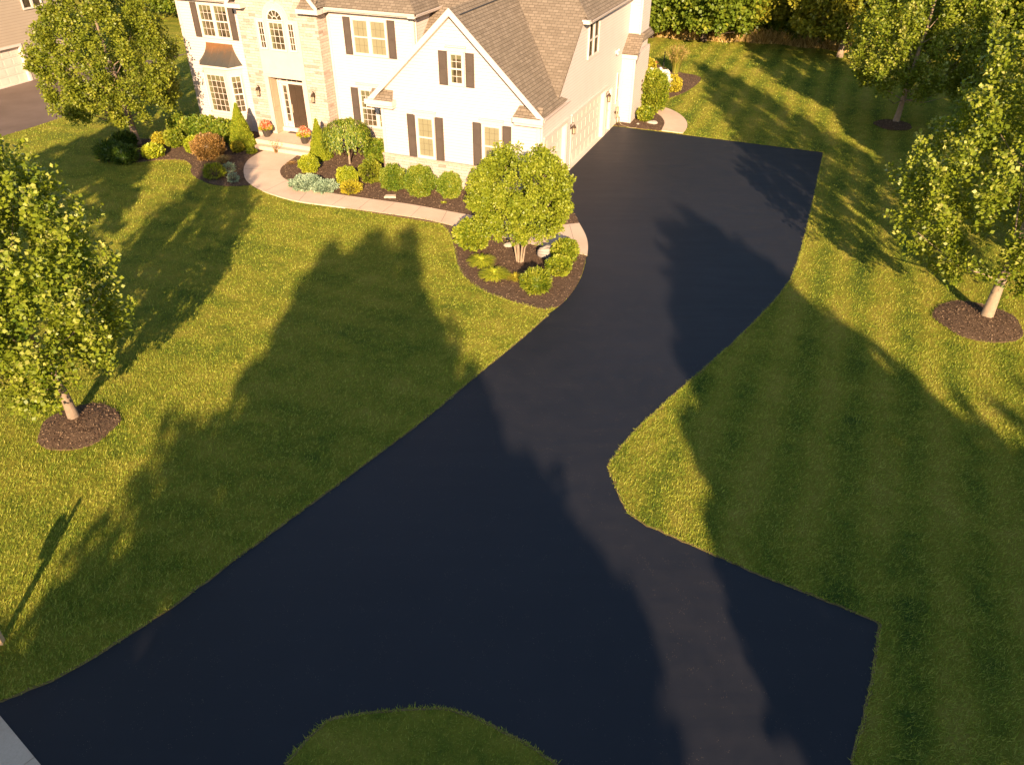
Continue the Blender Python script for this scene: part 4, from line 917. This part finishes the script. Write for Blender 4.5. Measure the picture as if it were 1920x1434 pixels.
# ------------------------------------------------------------------ neighbour house (only its flank shows)
P0, P1 = g(0, 1005/5.975), g(360/5.975, 905/5.975)
NX = wh(P0)[0]; ny0 = wh(P0)[1]
NH = empty('house', hw(NX, ny0), -AL, label='tan sided neighbouring house with a garage door, cut off by the left edge', cat='house')
NR = Fr((0, 0, 0), (0, 1, 0), (1, 0, 0)); mb = MB()
for y0, y1, z0 in ((-6, -2.9, 0), (-2.9, 2.22, 2.03), (2.22, 6.3, 0)): mb.face([(0, y0, z0), (0, y1, z0), (0, y1, 6), (0, y0, 6)])
mb.face([(0, 6.3, 0), (-9, 6.3, 0), (-9, 6.3, 6), (0, 6.3, 6)]); mb.face([(-9, -6, 0), (0, -6, 0), (0, -6, 6), (-9, -6, 6)]); mb.face([(-9, 6.3, 0), (-9, -6, 0), (-9, -6, 6), (-9, 6.3, 6)])
mb.build('wall', M_side2, NH)
mb = MB(); a, o_ = slab([(.4, -6.3, 5.9), (.4, 6.6, 5.9), (-4.5, 6.6, 9.2), (-4.5, -6.3, 9.2)]); mb.prism(a, o_); a, o_ = slab([(-4.5, -6.3, 9.2), (-4.5, 6.6, 9.2), (-9.4, 6.6, 5.9), (-9.4, -6.3, 5.9)]); mb.prism(a, o_); mb.build('roof', M_roof, NH)
mb = MB(); NR.box(mb, 2.22, 2.36, 0, 2.17, .004, .04); NR.box(mb, -3.04, -2.9, 0, 2.17, .004, .04); NR.box(mb, -2.9, 2.22, 2.03, 2.17, .004, .04); mb.box(-.2, -.002, 2.19, 2.22, 0, 2.03); mb.box(-.2, -.002, -2.9, -2.87, 0, 2.03); mb.box(-.2, -.002, -2.87, 2.19, 2.0, 2.03); mb.box(-.2, .05, -2.9, 2.22, -.01, .03); mb.build('garage_door_frame', M_trim, NH)
mb = MB()
for j in range(4):
    mb.box(-.24, -.18, -2.87, 2.19, .03+j*.49, .03+(j+1)*.49-.012)
    for i in range(8): a_ = -2.87+5.06*i/8+.06; mb.box(-.18, -.17, a_, a_+.5, .12+j*.49, .42+j*.49)
mb.build('garage_door', M_gar, NH)
window(NR, 3.35, 4.60, 3.95, 5.3, 2, 1, 2, 'dark', False, .07, par=NH)
mb = MB(); NR.box(mb, 2.92, 3.02, 1.35, 1.75, .004, .12); mb.lathe((.12, 2.97, 1.45), [(.03, -.15), (.07, 0), (.02, .14)], 6); mb.build('wall_lamp', M_vinyl, NH)

# ------------------------------------------------------------------ small things
def planter(px, py, label, seed):
    c = g(px, py, .4); root = empty('flower_pot', c, 0, label=label, cat='flower pot', group='flower pots on the porch')
    MB().lathe((0, 0, 0), [(.13, 0), (.15, .03), (.20, .30), (.225, .34), (.225, .38), (.19, .38), (.19, .34)], 18).build('pot', M_black, root, True)
    rr = np.random.default_rng(seed); n = 1300
    d = unit(rr.normal(size=(n, 3))); d[:, 2] = np.abs(d[:, 2]); P = d*np.array([.30, .30, .24])*(.6+.4*rr.random(n))[:, None]+np.array([0, 0, .38])
    V, F = leaves(P, unit(d+rr.normal(size=(n, 3))*.4), rr.normal(size=(n, 3)), np.full(n, .09), np.full(n, .03)); np_mesh('leaves', V, F, LEAF['lime'], root)
    n = 700; d = unit(rr.normal(size=(n, 3))); d[:, 2] = np.abs(d[:, 2])*1.2; P = d*np.array([.25, .25, .27])*(.85+.25*rr.random(n))[:, None]+np.array([0, 0, .42])
    V, F = leaves(P, unit(d+rr.normal(size=(n, 3))*.5), d, np.full(n, .08), np.full(n, .035)); np_mesh('flowers', V, F, LEAF['pink'], root)
    a = rr.random(24)*6.28; mbx = MB()
    for t in a: mbx.tube([(0, 0, .4), (.12*math.cos(t), .12*math.sin(t), .72), (.30*math.cos(t), .30*math.sin(t), .86)], [.005, .004, .002], 4)
    mbx.build('grass_spikes', LEAF['straw'], root, False, False)
planter(501, 256, 'flower pot with coral blooms left of the front door', 3)
planter(572, 269, 'flower pot with coral blooms beside the doormat, right of the front door', 4)
q = g(560, 248, .4)
dm = empty('doormat', q, -AL, label='dark doormat on the porch before the front door', cat='doormat'); MB().box(-.42, .42, -.26, .26, .003, .022).build('mat', M_mat, dm); 
MB().box(-.45, .45, -.29, .29, .002, .012).build('mat_border', M_metal, dm)

def rock(name, px, py, s, label, mat=M_rock, seed=1, flat=.7, cat='rock'):
    rr = np.random.default_rng(seed); c = g(px, py); mbx = MB(); n = 14; m_ = 8; ph = rr.random(6)*6.28
    for i in range(m_+1):
        for j in range(n):
            t = math.pi*i/m_; a = 2*math.pi*j/n; f = 1+.12*math.sin(2*a+ph[0]+t)+.09*math.sin(3*a+ph[1]+2*t)+.06*math.sin(5*t+ph[2])
            mbx.v.append((s*f*math.sin(t)*math.cos(a), s*.8*f*math.sin(t)*math.sin(a), s*flat*(.55+f*.8*math.cos(t))))
    for i in range(m_):
        for j in range(n): mbx.f.append([i*n+j, (i+1)*n+j, (i+1)*n+(j+1) % n, i*n+(j+1) % n])
    o = mbx.build(name, mat, None, True, False); o.location = Vector(tuple(c)); o.location.z = .0; return tag(o, label=label, cat=cat)
rock('rock', 1223, 232, .28, 'flat grey-green boulder in the bed inside the curved side path', seed=3, flat=.4)
rock('rock', 953, 463, .17, 'small pale stone in the mulch left of the multi-stemmed trunks', seed=4)
rock('rock', 1196, 234, .09, 'small brown stone near the garden hose at the bed edge', seed=6)
k = N('banded_white_stone'); sp = k.n('ShaderNodeSeparateXYZ'); k.l(k.coord(), sp.inputs[0])
fz = k.math('SINE', k.math('ADD', k.math('MULTIPLY', sp.outputs[2], 60), k.math('MULTIPLY', k.noise(3, 3), 7)))
k.col(k.mix(k.math('MULTIPLY', k.math('GREATER_THAN', fz, .72), .6), (.30, .26, .22, 1), (.09, .07, .055, 1))); k.rough(.8); k.bump(k.noise(9, 4), .5, .03)
rock('boulder', 1025, 482, .33, 'white banded boulder standing between the stems and the rounded shrub', k.m, 9, 1.0, 'boulder')
c = g(732, 371); sb = MB().prism([(-.25, -.12, 0), (.25, -.12, 0), (.22, .14, 0), (-.2, .14, 0)], (0, 0, .06)); sb.box(-.20, .18, -.11, .1, .06, .075); o = sb.build('splash_block', M_conc, None); o.location = Vector(tuple(c+np.array([0, 0, .03]))); tag(o, label='pale concrete splash block lying in the mulch beside the footpath', cat='splash block')
# garden hose on its holder by the garage corner
c = hw(.28, 7.15)
hr = empty('garden_hose', c, -AL, label='coiled garden hose hung on its holder at the garage corner', cat='garden hose')
mb = MB(); pts = []
for i in range(90):
    t = i/90*2*math.pi*4; r_ = .16+.012*math.sin(i*.9); pts.append((-.12+.02*math.sin(i*.37), r_*math.cos(t), .72+.26*math.sin(t)*(1.15)+.0))
mb.tube(pts, .014, 5); mb.tube([(-.12, .16, .6), (-.05, .25, .2), (.05, .3, .03), (.4, .1, .03), (.7, -.1, .03), (.95, .05, .03)], .014, 5); mb.build('hose', M_hose, hr, True, False)
mb = MB(); mb.box(-.27, -.10, -.05, .05, .66, .76); mb.box(-.02, .02, -.03, .03, .0, .5); mb.build('holder', M_bronze, hr)
# dark post and bird-feeder pole on the back bed
o = MB().tube([(0, 0, -.05), (0, 0, .9)], .035, 8).lathe((0, 0, .9), [(.045, 0), (.05, .03), (.01, .06)], 8).build('garden_post', M_metal, None); o.location = Vector(tuple(g(1244, 126))); tag(o, label='short dark garden post standing behind the white-flowering shrub', cat='post')
# mailbox post, bottom left
c = g(2, 1205)
mp = empty('mailbox', c, math.radians(10), label='pale cedar mailbox post cut off by the left edge of the picture', cat='mailbox')
MB().box(-.06, .06, -.06, .06, -.1, 1.02).prism([(-.045, -.045, 1.02), (.045, -.045, 1.02), (.045, .045, 1.02), (-.045, .045, 1.02)], (0, 0, .5)).build('post', M_wood, mp)
mb = MB(); prof = [(-.13+.05, 0), (.13-.05, 0), (.13, .05)]
pr = [(-.11, .66), (.11, .66), (.11, .84)]+[(.11*math.cos(t), .84+.11*math.sin(t)) for t in np.linspace(.2, math.pi-.2, 9)]+[(-.11, .84)]
mb.prism([(-.14-.0+a_, -.34, b_+.28) for a_, b_ in pr], (0, .62, 0)); mb.build('letter_box', M_iron, mp)
MB().box(-.05, .05, -.33, .30, .86, .935).build('arm', M_wood, mp)

# ------------------------------------------------------------------ planting
GB = 'clipped boxwood balls along the wing'
ball('boxwood', 737, 334, .54, 'box', .055, 9000, 'clipped round boxwood, leftmost of the row under the wing windows', group=GB, seed=2)
ball('boxwood', 787, 340, .63, 'box', .055, 11000, 'widest clipped boxwood, middle of the row under the wing windows', group=GB, seed=3)
ball('boxwood', 843, 348, .51, 'box', .055, 8500, 'clipped boxwood ball nearest the big tree, right end of the row', group=GB, seed=4, sq=1.02)
ball('globe_shrub', 579, 308, .44, 'lime', .045, 7000, 'lime green globe shrub at the inner bend of the footpath', seed=5, sq=.85)
ball('globe_shrub', 650, 331, .45, 'lime', .045, 7000, 'yellow-green globe shrub in front of the weeping tree', seed=6, sq=.9)
ball('low_shrub', 658, 352, .40, 'yellow', .12, 1600, 'spiky golden low shrub at the foot of the yellow-green globe', seed=7, sq=.55, spike=.6, core=False)
ball('juniper', 575, 343, .62, 'blue', .08, 5000, 'blue-grey creeping juniper spreading along the path edge', seed=8, sq=.36, spike=.3, lump=.12)
ball('juniper', 608, 350, .50, 'blue', .08, 4000, 'paler end of the creeping juniper reaching the golden shrub', seed=9, sq=.36, spike=.3, lump=.12)
ball('loose_shrub', 695, 322, .48, 'oak', .08, 3200, 'loose bronze-green shrub between the globe and the boxwoods', seed=10, sq=1.0, spike=.2, core=False)
ball('leafy_shrub', 705, 284, .55, 'box', .11, 3000, 'leafy green shrub tucked in the corner beside the wing', seed=11, sq=.9)
tussock('ground_cover', 548, 308, .16, 260, 'red', 'thin bronze ground cover in the bed tip by the steps', 'plant', seed=31, spread=1.6)
tussock('hosta', 832, 382, .14, 50, 'lime', 'tiny green hosta below the right boxwood ball', 'plant', seed=32, spread=1, wid=.03)
tussock('rose_stem', 518, 288, .55, 40, 'red', 'thin twiggy plant in front of the porch steps', 'plant', seed=33, spread=.6, wid=.008, plume=True)
cone_shrub('cone_shrub', 457, 276, 2.04, .66, 'tall cone-shaped arborvitae left of the porch', 21, 'cone shrubs flanking the porch')
cone_shrub('cone_shrub', 602, 298, 1.80, .52, 'slim cone-shaped arborvitae right of the porch behind the globe shrub', 22, 'cone shrubs flanking the porch')
GH = 'laurel hedge bushes under the bay'
for i, (px, py, r_) in enumerate(((338, 236, .55), (364, 240, .6), (392, 243, .6), (420, 247, .58))):
    ball('laurel', px, py, r_, 'box', .12, 2600, ['leftmost laurel bush by the house corner', 'second laurel bush below the bay window', 'laurel bush below the middle of the bay window', 'laurel bush touching the tall cone shrub'][i], group=GH, seed=40+i, sq=.9, lump=.1)
ball('barberry', 391, 276, .74, 'red', .07, 7000, 'large bronze-tinted barberry shrub in front of the laurels', seed=50, sq=.75, spike=.2)
ball('spirea', 364, 272, .42, 'lime', .09, 2400, 'small green shrub left of the bronze barberry', seed=51, sq=.9)
ball('spirea', 326, 260, .42, 'bright', .09, 2600, 'rounded green shrub between the lawn tree and the laurels', seed=52, sq=1.)
ball('golden_shrub', 297, 262, .28, 'yellow', .07, 1600, 'small golden shrub just right of the corner tree trunk', seed=53, sq=1.1)
ball('leafy_clump', 286, 284, .46, 'lime', .11, 2000, 'leafy light green clump below the golden shrub', seed=54, sq=.6)
ball('daisy_clump', 445, 276, .30, 'yellow', .06, 1800, 'bright yellow flowering clump at the foot of the cone shrub', seed=55, sq=.8)
ball('low_clump', 472, 284, .22, 'bright', .07, 700, 'small reddish green clump beside the porch', seed=56, sq=.5)
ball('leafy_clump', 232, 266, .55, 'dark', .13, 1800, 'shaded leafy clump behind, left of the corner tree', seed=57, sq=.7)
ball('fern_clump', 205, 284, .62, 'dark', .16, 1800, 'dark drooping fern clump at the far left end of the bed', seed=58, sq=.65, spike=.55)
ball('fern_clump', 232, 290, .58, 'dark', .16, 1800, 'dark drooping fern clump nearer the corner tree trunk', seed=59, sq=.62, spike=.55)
ball('daylily', 401, 322, .40, 'bright', .15, 1100, 'light green daylily clump at the bed edge', seed=60, sq=.7, spike=.6, core=False)
ball('lavender', 430, 315, .24, 'blue', .10, 600, 'grey-green lavender clump beside the daylily', seed=61, sq=.8, spike=.6, core=False)
ball('lavender', 437, 334, .22, 'blue', .10, 500, 'small grey-green lavender by the path edge', seed=62, sq=.8, spike=.6, core=False)
tussock('feather_grass', 420, 307, .55, 400, 'straw', 'pale blond feather grass beside the barberry', seed=63, spread=.7)
# teardrop bed
ball('variegated_shrub', 886, 440, .62, 'bright', .11, 3600, 'pale variegated shrub at the left side of the teardrop bed', seed=70, sq=.85)
tussock('grass_tussock', 903, 500, .5, 1100, 'lime', 'green grass tussock below the variegated shrub', seed=71, spread=.9, wid=.02, group='grass tussocks in the teardrop bed')
tussock('grass_tussock', 927, 524, .48, 1300, 'lime', 'widest light green grass tussock near the lawn edge', seed=72, spread=1.0, wid=.02, group='grass tussocks in the teardrop bed')
tussock('grass_tussock', 966, 528, .38, 350, 'yellow', 'small yellow grass tussock below the tree stems', seed=73, spread=.8, group='grass tussocks in the teardrop bed')
ball('spiky_shrub', 1006, 528, .46, 'bright', .12, 2600, 'rounded shrub of pale upright shoots at the front of the teardrop bed', seed=74, sq=.8, spike=.55)
ball('rounded_shrub', 1060, 470, .45, 'bright', .09, 3200, 'rounded yellow-green shrub beside the white boulder', seed=75, sq=.85)
ball('rounded_shrub', 1048, 499, .40, 'bright', .10, 2200, 'lower green shrub just in front of the rounded one by the driveway', seed=76, sq=.75, spike=.3)
# behind the garage
ball('tall_shrub', 1224, 172, .85, 'bright', .10, 9000, 'tall dense green shrub beside the chimney', seed=80, sq=1.25, spike=.2)
ball('hydrangea', 1232, 152, .8, 'white', .10, 2600, 'white-flowering hydrangea behind the tall green shrub', seed=81, sq=.85)
ball('golden_shrub', 1213, 128, .6, 'yellow', .10, 1800, 'golden shrub at the back corner of the house', seed=82, sq=.9)
ball('daisy_clump', 1262, 158, .5, 'yellow', .09, 2200, 'golden flowering clump between the hydrangea and the mulch', seed=83, sq=.9)
ball('potentilla', 1210, 214, .42, 'bright', .10, 1500, 'small golden-green shrub at the chimney foot', seed=84, sq=.9)
tussock('plume_grass', 1266, 138, 1.7, 900, 'tuft', 'tall straw-coloured plume grass behind the garage bed', seed=85, spread=.28, wid=.014, plume=True)
tussock('plume_grass', 1190, 215, .7, 160, 'straw', 'thin dry plume grass against the chimney base', seed=86, spread=.25, plume=True)
tussock('red_flowers', 1226, 125, .5, 120, 'pink', 'red flower spikes beside the golden shrub', 'plant', seed=87, spread=.5, wid=.03)

# weeping tree
c = g(656, 309); root = empty('weeping_tree', c, 0, label='small weeping cherry with a mop of hanging branches before the front windows', cat='tree')
rr = np.random.default_rng(5); nst = 520; a = rr.random(nst)*6.283; rad = np.sqrt(rr.random(nst))*1.02; top = 2.05-.36*(rad/1.02)**2+rr.normal(0, .05, nst)
P = []; D = []; T_ = []
mbw = MB(); mbw.tube([(0, 0, -.03), (.02, 0, .8), (.05, 0, 1.25)], [.05, .042, .04], 8)
for i in range(14):
    b = i*.45; mbw.tube([(.05, 0, 1.2), (.5*math.cos(b), .5*math.sin(b), 1.95), (.98*math.cos(b), .98*math.sin(b), 1.5)], [.025, .015, .006], 5, False)
for i in range(nst):
    L = rr.uniform(.35, .95)*(.35+.65*rad[i]); k_ = int(10+L*32); s_ = rr.random(k_)*L
    o = np.array([math.cos(a[i]), math.sin(a[i]), 0]); p = o*rad[i]+np.array([0, 0, top[i]])
    q = p+o*(.12*(s_/L)**.5)[:, None]*1.0+np.array([0, 0, -1.])*s_[:, None]+rr.normal(size=(k_, 3))*.025
    P.append(q); D.append(np.tile(o*.35+np.array([0, 0, -1.]), (k_, 1))+rr.normal(size=(k_, 3))*.25)
P = np.concatenate(P); D = np.concatenate(D); P[:, 2] = np.maximum(P[:, 2], .62); n = len(P); sz = .10*rr.uniform(.6, 1.2, n)
V, F = leaves(P, D, unit(P*np.array([1, 1, 0])+np.array([0, 0, .6])+rr.normal(size=(n, 3))*.4), sz, sz*.22)
np_mesh('crown', V, F, LEAF['box'], root, rr.random(n)); mbw.build('trunk', M_bark2, root, True, False)

# multi-stemmed tree in the teardrop bed
c = g(975, 491); root = empty('multi_stem_tree', c, 0, label='dense yellow-green multi-stemmed tree in the teardrop bed by the driveway', cat='tree')
def rf(t): return 1.58*math.sqrt(max(0.02, 1-((t-.34)/.70)**2)) if t > .34 else 1.58*(.74+.26*math.sin(t/.34*math.pi/2))
V, F, rnd, B = shoots_crown(1.22, 3.88, rf, 1000, .080, 60, 99, .35, (.28, .5), .11, fill=.32, boughs=80)
np_mesh('crown', V, F, LEAF['bright'], root, rnd)
mb = MB(); r_ = random.Random(3)
for i in range(8):
    a = i*.785+.3; q = .10; e = .42+.15*r_.random(); x, y = math.cos(a), math.sin(a)
    mb.tube([(q*x, q*y, -.03), (.20*x, .20*y, .6), (e*x, e*y, 1.35), (e*2.2*x, e*2.2*y, 2.6)], [.036, .032, .026, .01], 7)
for b in B[::14]: mb.tube([(b[0]*.35, b[1]*.35, max(1.1, b[2]-.8)), b], [.018, .006], 4, False)
mb.build('trunk', M_bark2, root, True, False)

# lawn maples
def ov(R0, tm=.33, lo=.55):
    return lambda t: R0*(lo+(1-lo)*math.sin(t/tm*math.pi/2)) if t < tm else R0*max(.03, 1-((t-tm)/(1-tm))**1.55)
GM = 'young maples on the lawns'
TP = lambda t: float(np.interp(1.6+10.6*t, [1.6, 2.2, 3.2, 4.2, 5.5, 7.2, 9.2, 11, 12.2], [2.2, 2.8, 3.45, 3.5, 2.75, 2.0, 1.5, .9, .2]))
tree('maple', g(141, 789), 8.2, 1.05, ov(2.0, .30, .66), 800, .108, 66, 'maple', 101, 'leaning young maple on the left lawn, cut by the left edge', GM, .12, (-.45, .1), .80, (.75, 1.35), limbs=12, boughs=60, cr=.12)
tree('maple', g(1848, 598), 12.2, 1.5, TP, 1500, .115, 74, 'maple', 102, 'big maple on the right lawn nearest the camera', GM, .155, (.25, .1), .78, (.8, 1.45), bark=M_bark2, limbs=9, boughs=130, cr=.13)
tree('maple', g(1678, 233), 9.2, 1.4, ov(3.4, .28, .66), 1050, .14, 58, 'maple', 103, 'farther maple on the shaded back lawn at the upper right', GM, .14, (.35, 0), .78, (.8, 1.4), bark=M_bark2, limbs=24, boughs=80)
tree('maple', g(259, 271), 8.8, 1.45, ov(2.85, .34, .80), 1700, .105, 54, 'oak', 104, 'round-headed tree at the left corner of the house', GM, .15, (-.5, .05), .35, (.4, .75), cr=.15, limbs=24, boughs=110)
tree('maple', (28.5, 36.0, 0), 11.5, 1.4, ov(4.2, .32, .66), 1300, .15, 50, 'maple', 105, 'maple half out of the picture at the upper right corner', GM, .16, (0, 0), .80, (.6, 1.1), limbs=24, boughs=90)

# trees outside the frame whose shadows fall across the lawns and the drive
GS = 'trees behind the camera shading the lawn'
cot = 1/math.tan(SUN_EL); sa = math.tan(SUN_AZ)
def caster(xs, ytip, h, prof, n, seed, label, leaf=.34, per=40, th=1.2, rag=0):
    """xs: where the shadow's axis lies at ytip; prof(t) = crown radius"""
    L = h*cot; yb = ytip-L*math.cos(SUN_AZ); xb = xs-L*math.sin(SUN_AZ)
    return tree('shade_tree', (xb, yb, 0), h, th, prof, n, leaf, per, 'wood', seed, label, GS, .25, (0, 0), .92 if rag else .8, (.5, 1.3) if rag else (.2, .4), cr=.16, limbs=30, fill=.5, lobe=.75*rag if rag else .2)
def prof(tab, h, th):
    """tab: (height, radius) pairs"""
    hs = [a for a, b in tab]; rs = [b for a, b in tab]
    return lambda t: max(.06, float(np.interp(th+(h-th)*t, hs, rs))-.22)
z_ = lambda ytip, y, h: h-(ytip-y)/cot
caster(-5.2, 24.4, 14.0, prof([(2.5, 5.4), (z_(24.4, 6.5, 14), 5.2), (z_(24.4, 10, 14), 4.7), (z_(24.4, 14.4, 14), 3.4), (z_(24.4, 18, 14), 2.9), (z_(24.4, 21, 14), 2.3), (14, .5)], 14, 2.5), 1000, 201, 'shade tree behind the camera, left of centre', th=2.5, rag=1)
for xs_, yt_, sd_, lb_ in ((-6.7, 25.9, 211, 'left one of three slender shade trees behind the camera'), (-5.3, 26.9, 212, 'middle one of three slender shade trees behind the camera'), (-4.0, 27.3, 213, 'right one of three slender shade trees behind the camera')):
    caster(xs_, yt_, 15.0, prof([(2.5, .9), (12, .85), (13.5, .6), (15, .2)], 15, 4.0), 420, sd_, lb_, th=4.0, leaf=.3)
caster(-1.2, 17.6, 13.0, prof([(2.5, 3.6), (z_(17.6, 7, 13), 3.45), (z_(17.6, 8.2, 13), 3.25), (z_(17.6, 9.8, 13), 2.8), (z_(17.6, 12.4, 13), 1.8), (z_(17.6, 14.4, 13), .9), (13, .1)], 13, 2.5), 1300, 202, 'broad shade tree behind the camera, nearest the centre line', th=2.5)
caster(7.35, 27.2, 14.0, prof([(2.5, 4.6), (z_(27, 9.2, 14), 4.3), (z_(27, 11.5, 14), 4.0), (z_(27, 13.7, 14), 3.6), (z_(27, 17, 14), 2.95), (z_(27, 21, 14), 2.2), (z_(27, 25, 14), 1.4), (14, .4)], 14, 2.5), 1300, 203, 'shade tree behind the camera, to the right', th=2.5, rag=.8)
caster(14.2, 14.8, 13.0, prof([(2.5, 5.6), (z_(14.8, 7, 13), 4.6), (z_(14.8, 11, 13), 2.6), (13, .6)], 13, 2.5), 900, 204, 'shade tree behind the camera, farthest right', th=2.5, rag=.5)
caster(-11.3, 8.0, 9.0, prof([(2, 3.6), (z_(8.0, 5.2, 9), 3.4), (z_(8.0, 6.7, 9), 2.4), (9, .6)], 9.0, 2.0), 500, 208, 'low shade tree near the street, left of the camera', th=2.0)
caster(-20.4, 41.5, 11.5, prof([(3, 4.2), (7, 4.0), (9.5, 2.8), (11.5, .5)], 11.5, 2.5), 620, 205, 'shade tree beyond the left edge of the lawn', th=2.5)
caster(21.2, 51.0, 11.0, prof([(2, 4.4), (5, 4.6), (8, 4.2), (11, 2.4)], 11, 1.5), 1700, 206, 'shade tree beyond the right edge, beside the big maple', th=1.5)
caster(28.5, 52.0, 11.0, prof([(2, 5.0), (6, 5.4), (9, 4.2), (11, 1.4)], 11, 1.5), 1000, 207, 'tall shade tree beyond the right edge, farther out', th=1.5)

# ------------------------------------------------------------------ woodland edge behind the back lawn
GW = 'trees along the woodland edge'
def wf(R0): return lambda t: R0*(.85+.15*math.sin(t*3)) if t < .6 else R0*max(.05, 1-((t-.6)/.42)**2)
protos = {}
def wtree(kind, loc, sc, label):
    if kind not in protos:
        mat, n, R0, up, seed = dict(green=('wood', 1500, 3.6, .35, 301), gold=('gold', 1500, 3.6, .25, 302), slim=('wood', 1100, 2.4, .45, 303))[kind]
        o = tree(kind+'_leaved_tree', (0, 0, 0), 11.5, 1.1 if kind != 'gold' else 2.0, wf(R0), n, .26, 36, mat, seed, label, GW, .22, (0, 0), up, (.7, 1.3), bark=M_bark2 if kind == 'gold' else M_bark3, cr=.24, limbs=60, fill=.25); protos[kind] = o
    else:
        s0 = protos[kind]; o = s0.copy(); COL.objects.link(o)
        for ch in s0.children: c_ = ch.copy(); COL.objects.link(c_); c_.parent = o
        o['label'] = label; o['group'] = GW
    o.location = Vector((loc[0], loc[1], 0)); o.rotation_euler = (0, 0, random.random()*6.28); o.scale = (sc, sc, sc); return o
for i, (kd, px, py, back, sc, lb) in enumerate([
    ('slim', 1222, 74, .6, .9, 'yellow-green tree at the wood edge next to the house wall'),
    ('green', 1262, 76, 2.2, 1.0, 'large full tree with leaves hanging low over the back lawn, left part of the wood'),
    ('green', 1325, 84, 1.2, 1.05, 'large full tree with a pale slim trunk at the grass edge'),
    ('slim', 1362, 82, 1.4, .95, 'slender tree right of the pale-trunked one at the wood edge'),
    ('gold', 1420, 84, 2.5, .95, 'golden-leaved tree in the middle of the wood edge'),
    ('green', 1468, 88, 4.0, .9, 'dark shaded tree behind the bushes at the wood edge'),
    ('gold', 1575, 108, .1, .85, 'golden-leaved tree with a bare lower trunk standing out from the wood'),
    ('green', 1520, 88, 5.0, 1.1, 'green tree behind the golden bare-trunked one'),
    ('green', 1640, 90, 3.0, 1.1, 'dark tree behind the farther lawn maple'),
    ('gold', 1740, 90, 3.0, 1.1, 'golden tree top right between the maples'),
    ('green', 1830, 100, 2.0, 1.15, 'dark green tree near the upper right corner'),
    ('green', 1900, 120, 2.0, 1.1, 'green tree at the right edge behind the big maple'),
    ('green', 1180, 60, 3.0, 1.1, 'tree of the wood mostly hidden by the chimney'),
    ('green', 318, 10, 2.0, .9, 'dark tree beyond the lawn between the two houses'),
    ('green', 330, 36, 1.0, .8, 'dark tree shading the strip of lawn beside the left house wall'),
    ('green', 270, 20, 6.0, .9, 'dark tree mostly hidden behind the corner tree')]):
    p = g(px, py); wtree(kd, (p[0], p[1]+back), sc, lb)
def mass(name, box_, n, leaf, mat, label, seed, kind='stuff', hf=None, cat='undergrowth'):
    rr = np.random.default_rng(seed); x0, x1, y0, y1, z0, z1 = box_
    x = rr.uniform(x0, x1, n); y = rr.uniform(y0, y1, n)+.0; t = rr.random(n); z = z0+(z1-z0)*t*(.75+.25*np.sin(x*1.3)*np.sin(x*.47+1))
    y = y+(hf(x) if hf else 0); P = np.stack([x, y, z], 1); D = unit(rr.normal(size=(n, 3))+np.array([0, -.4, .3])); Nn = unit(rr.normal(size=(n, 3))+np.array([0, -.7, .6]))
    sz = leaf*rr.uniform(.6, 1.3, n); V, F = leaves(P, D, Nn, sz, sz*.42); o = np_mesh(name, V, F, LEAF[mat], None); return tag(o, label=label, cat=cat, kind=kind)
edge = lambda x: np.interp(x, [-5, 10.4, 13, 16, 18.5, 21.5, 23.5, 30, 45], [66, 63.9, 63.0, 62.2, 61.8, 60.3, 59.0, 57, 52])
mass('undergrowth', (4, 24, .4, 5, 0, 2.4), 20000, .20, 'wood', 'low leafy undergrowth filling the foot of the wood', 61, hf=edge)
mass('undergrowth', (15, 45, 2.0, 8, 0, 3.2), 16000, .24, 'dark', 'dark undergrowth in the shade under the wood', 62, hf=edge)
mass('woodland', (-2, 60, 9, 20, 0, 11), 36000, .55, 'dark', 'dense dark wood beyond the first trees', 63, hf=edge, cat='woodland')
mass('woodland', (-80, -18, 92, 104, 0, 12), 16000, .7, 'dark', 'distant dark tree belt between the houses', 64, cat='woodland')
# dry grass fringe
rr = np.random.default_rng(65); n = 7000; x = rr.uniform(5, 24.5, n); cl = np.sin(x*1.7)*np.sin(x*.63+2)+.6*np.sin(x*4.1+1); y = edge(x)+rr.uniform(-.15, 1.6, n)+.25*np.sin(x*2.3)
hh = rr.uniform(.15, .75, n)*(1+.55*cl)+.12; hh = np.clip(hh, .08, 1.3)
B = np.stack([x, y, np.zeros(n)], 1); d = np.stack([rr.normal(size=n)*.45, rr.normal(size=n)*.45, np.ones(n)], 1)*hh[:, None]; s_ = np.array([.04, 0, 0])
V = np.stack([B-s_, B+s_, B+d], 1).reshape(-1, 3); o = np_mesh('dry_grass', V, np.arange(n*3).reshape(-1, 3), LEAF['straw']); tag(o, label='tall dry tawny grass fringe along the wood edge', cat='grass', kind='stuff')
bpy.context.view_layer.update()
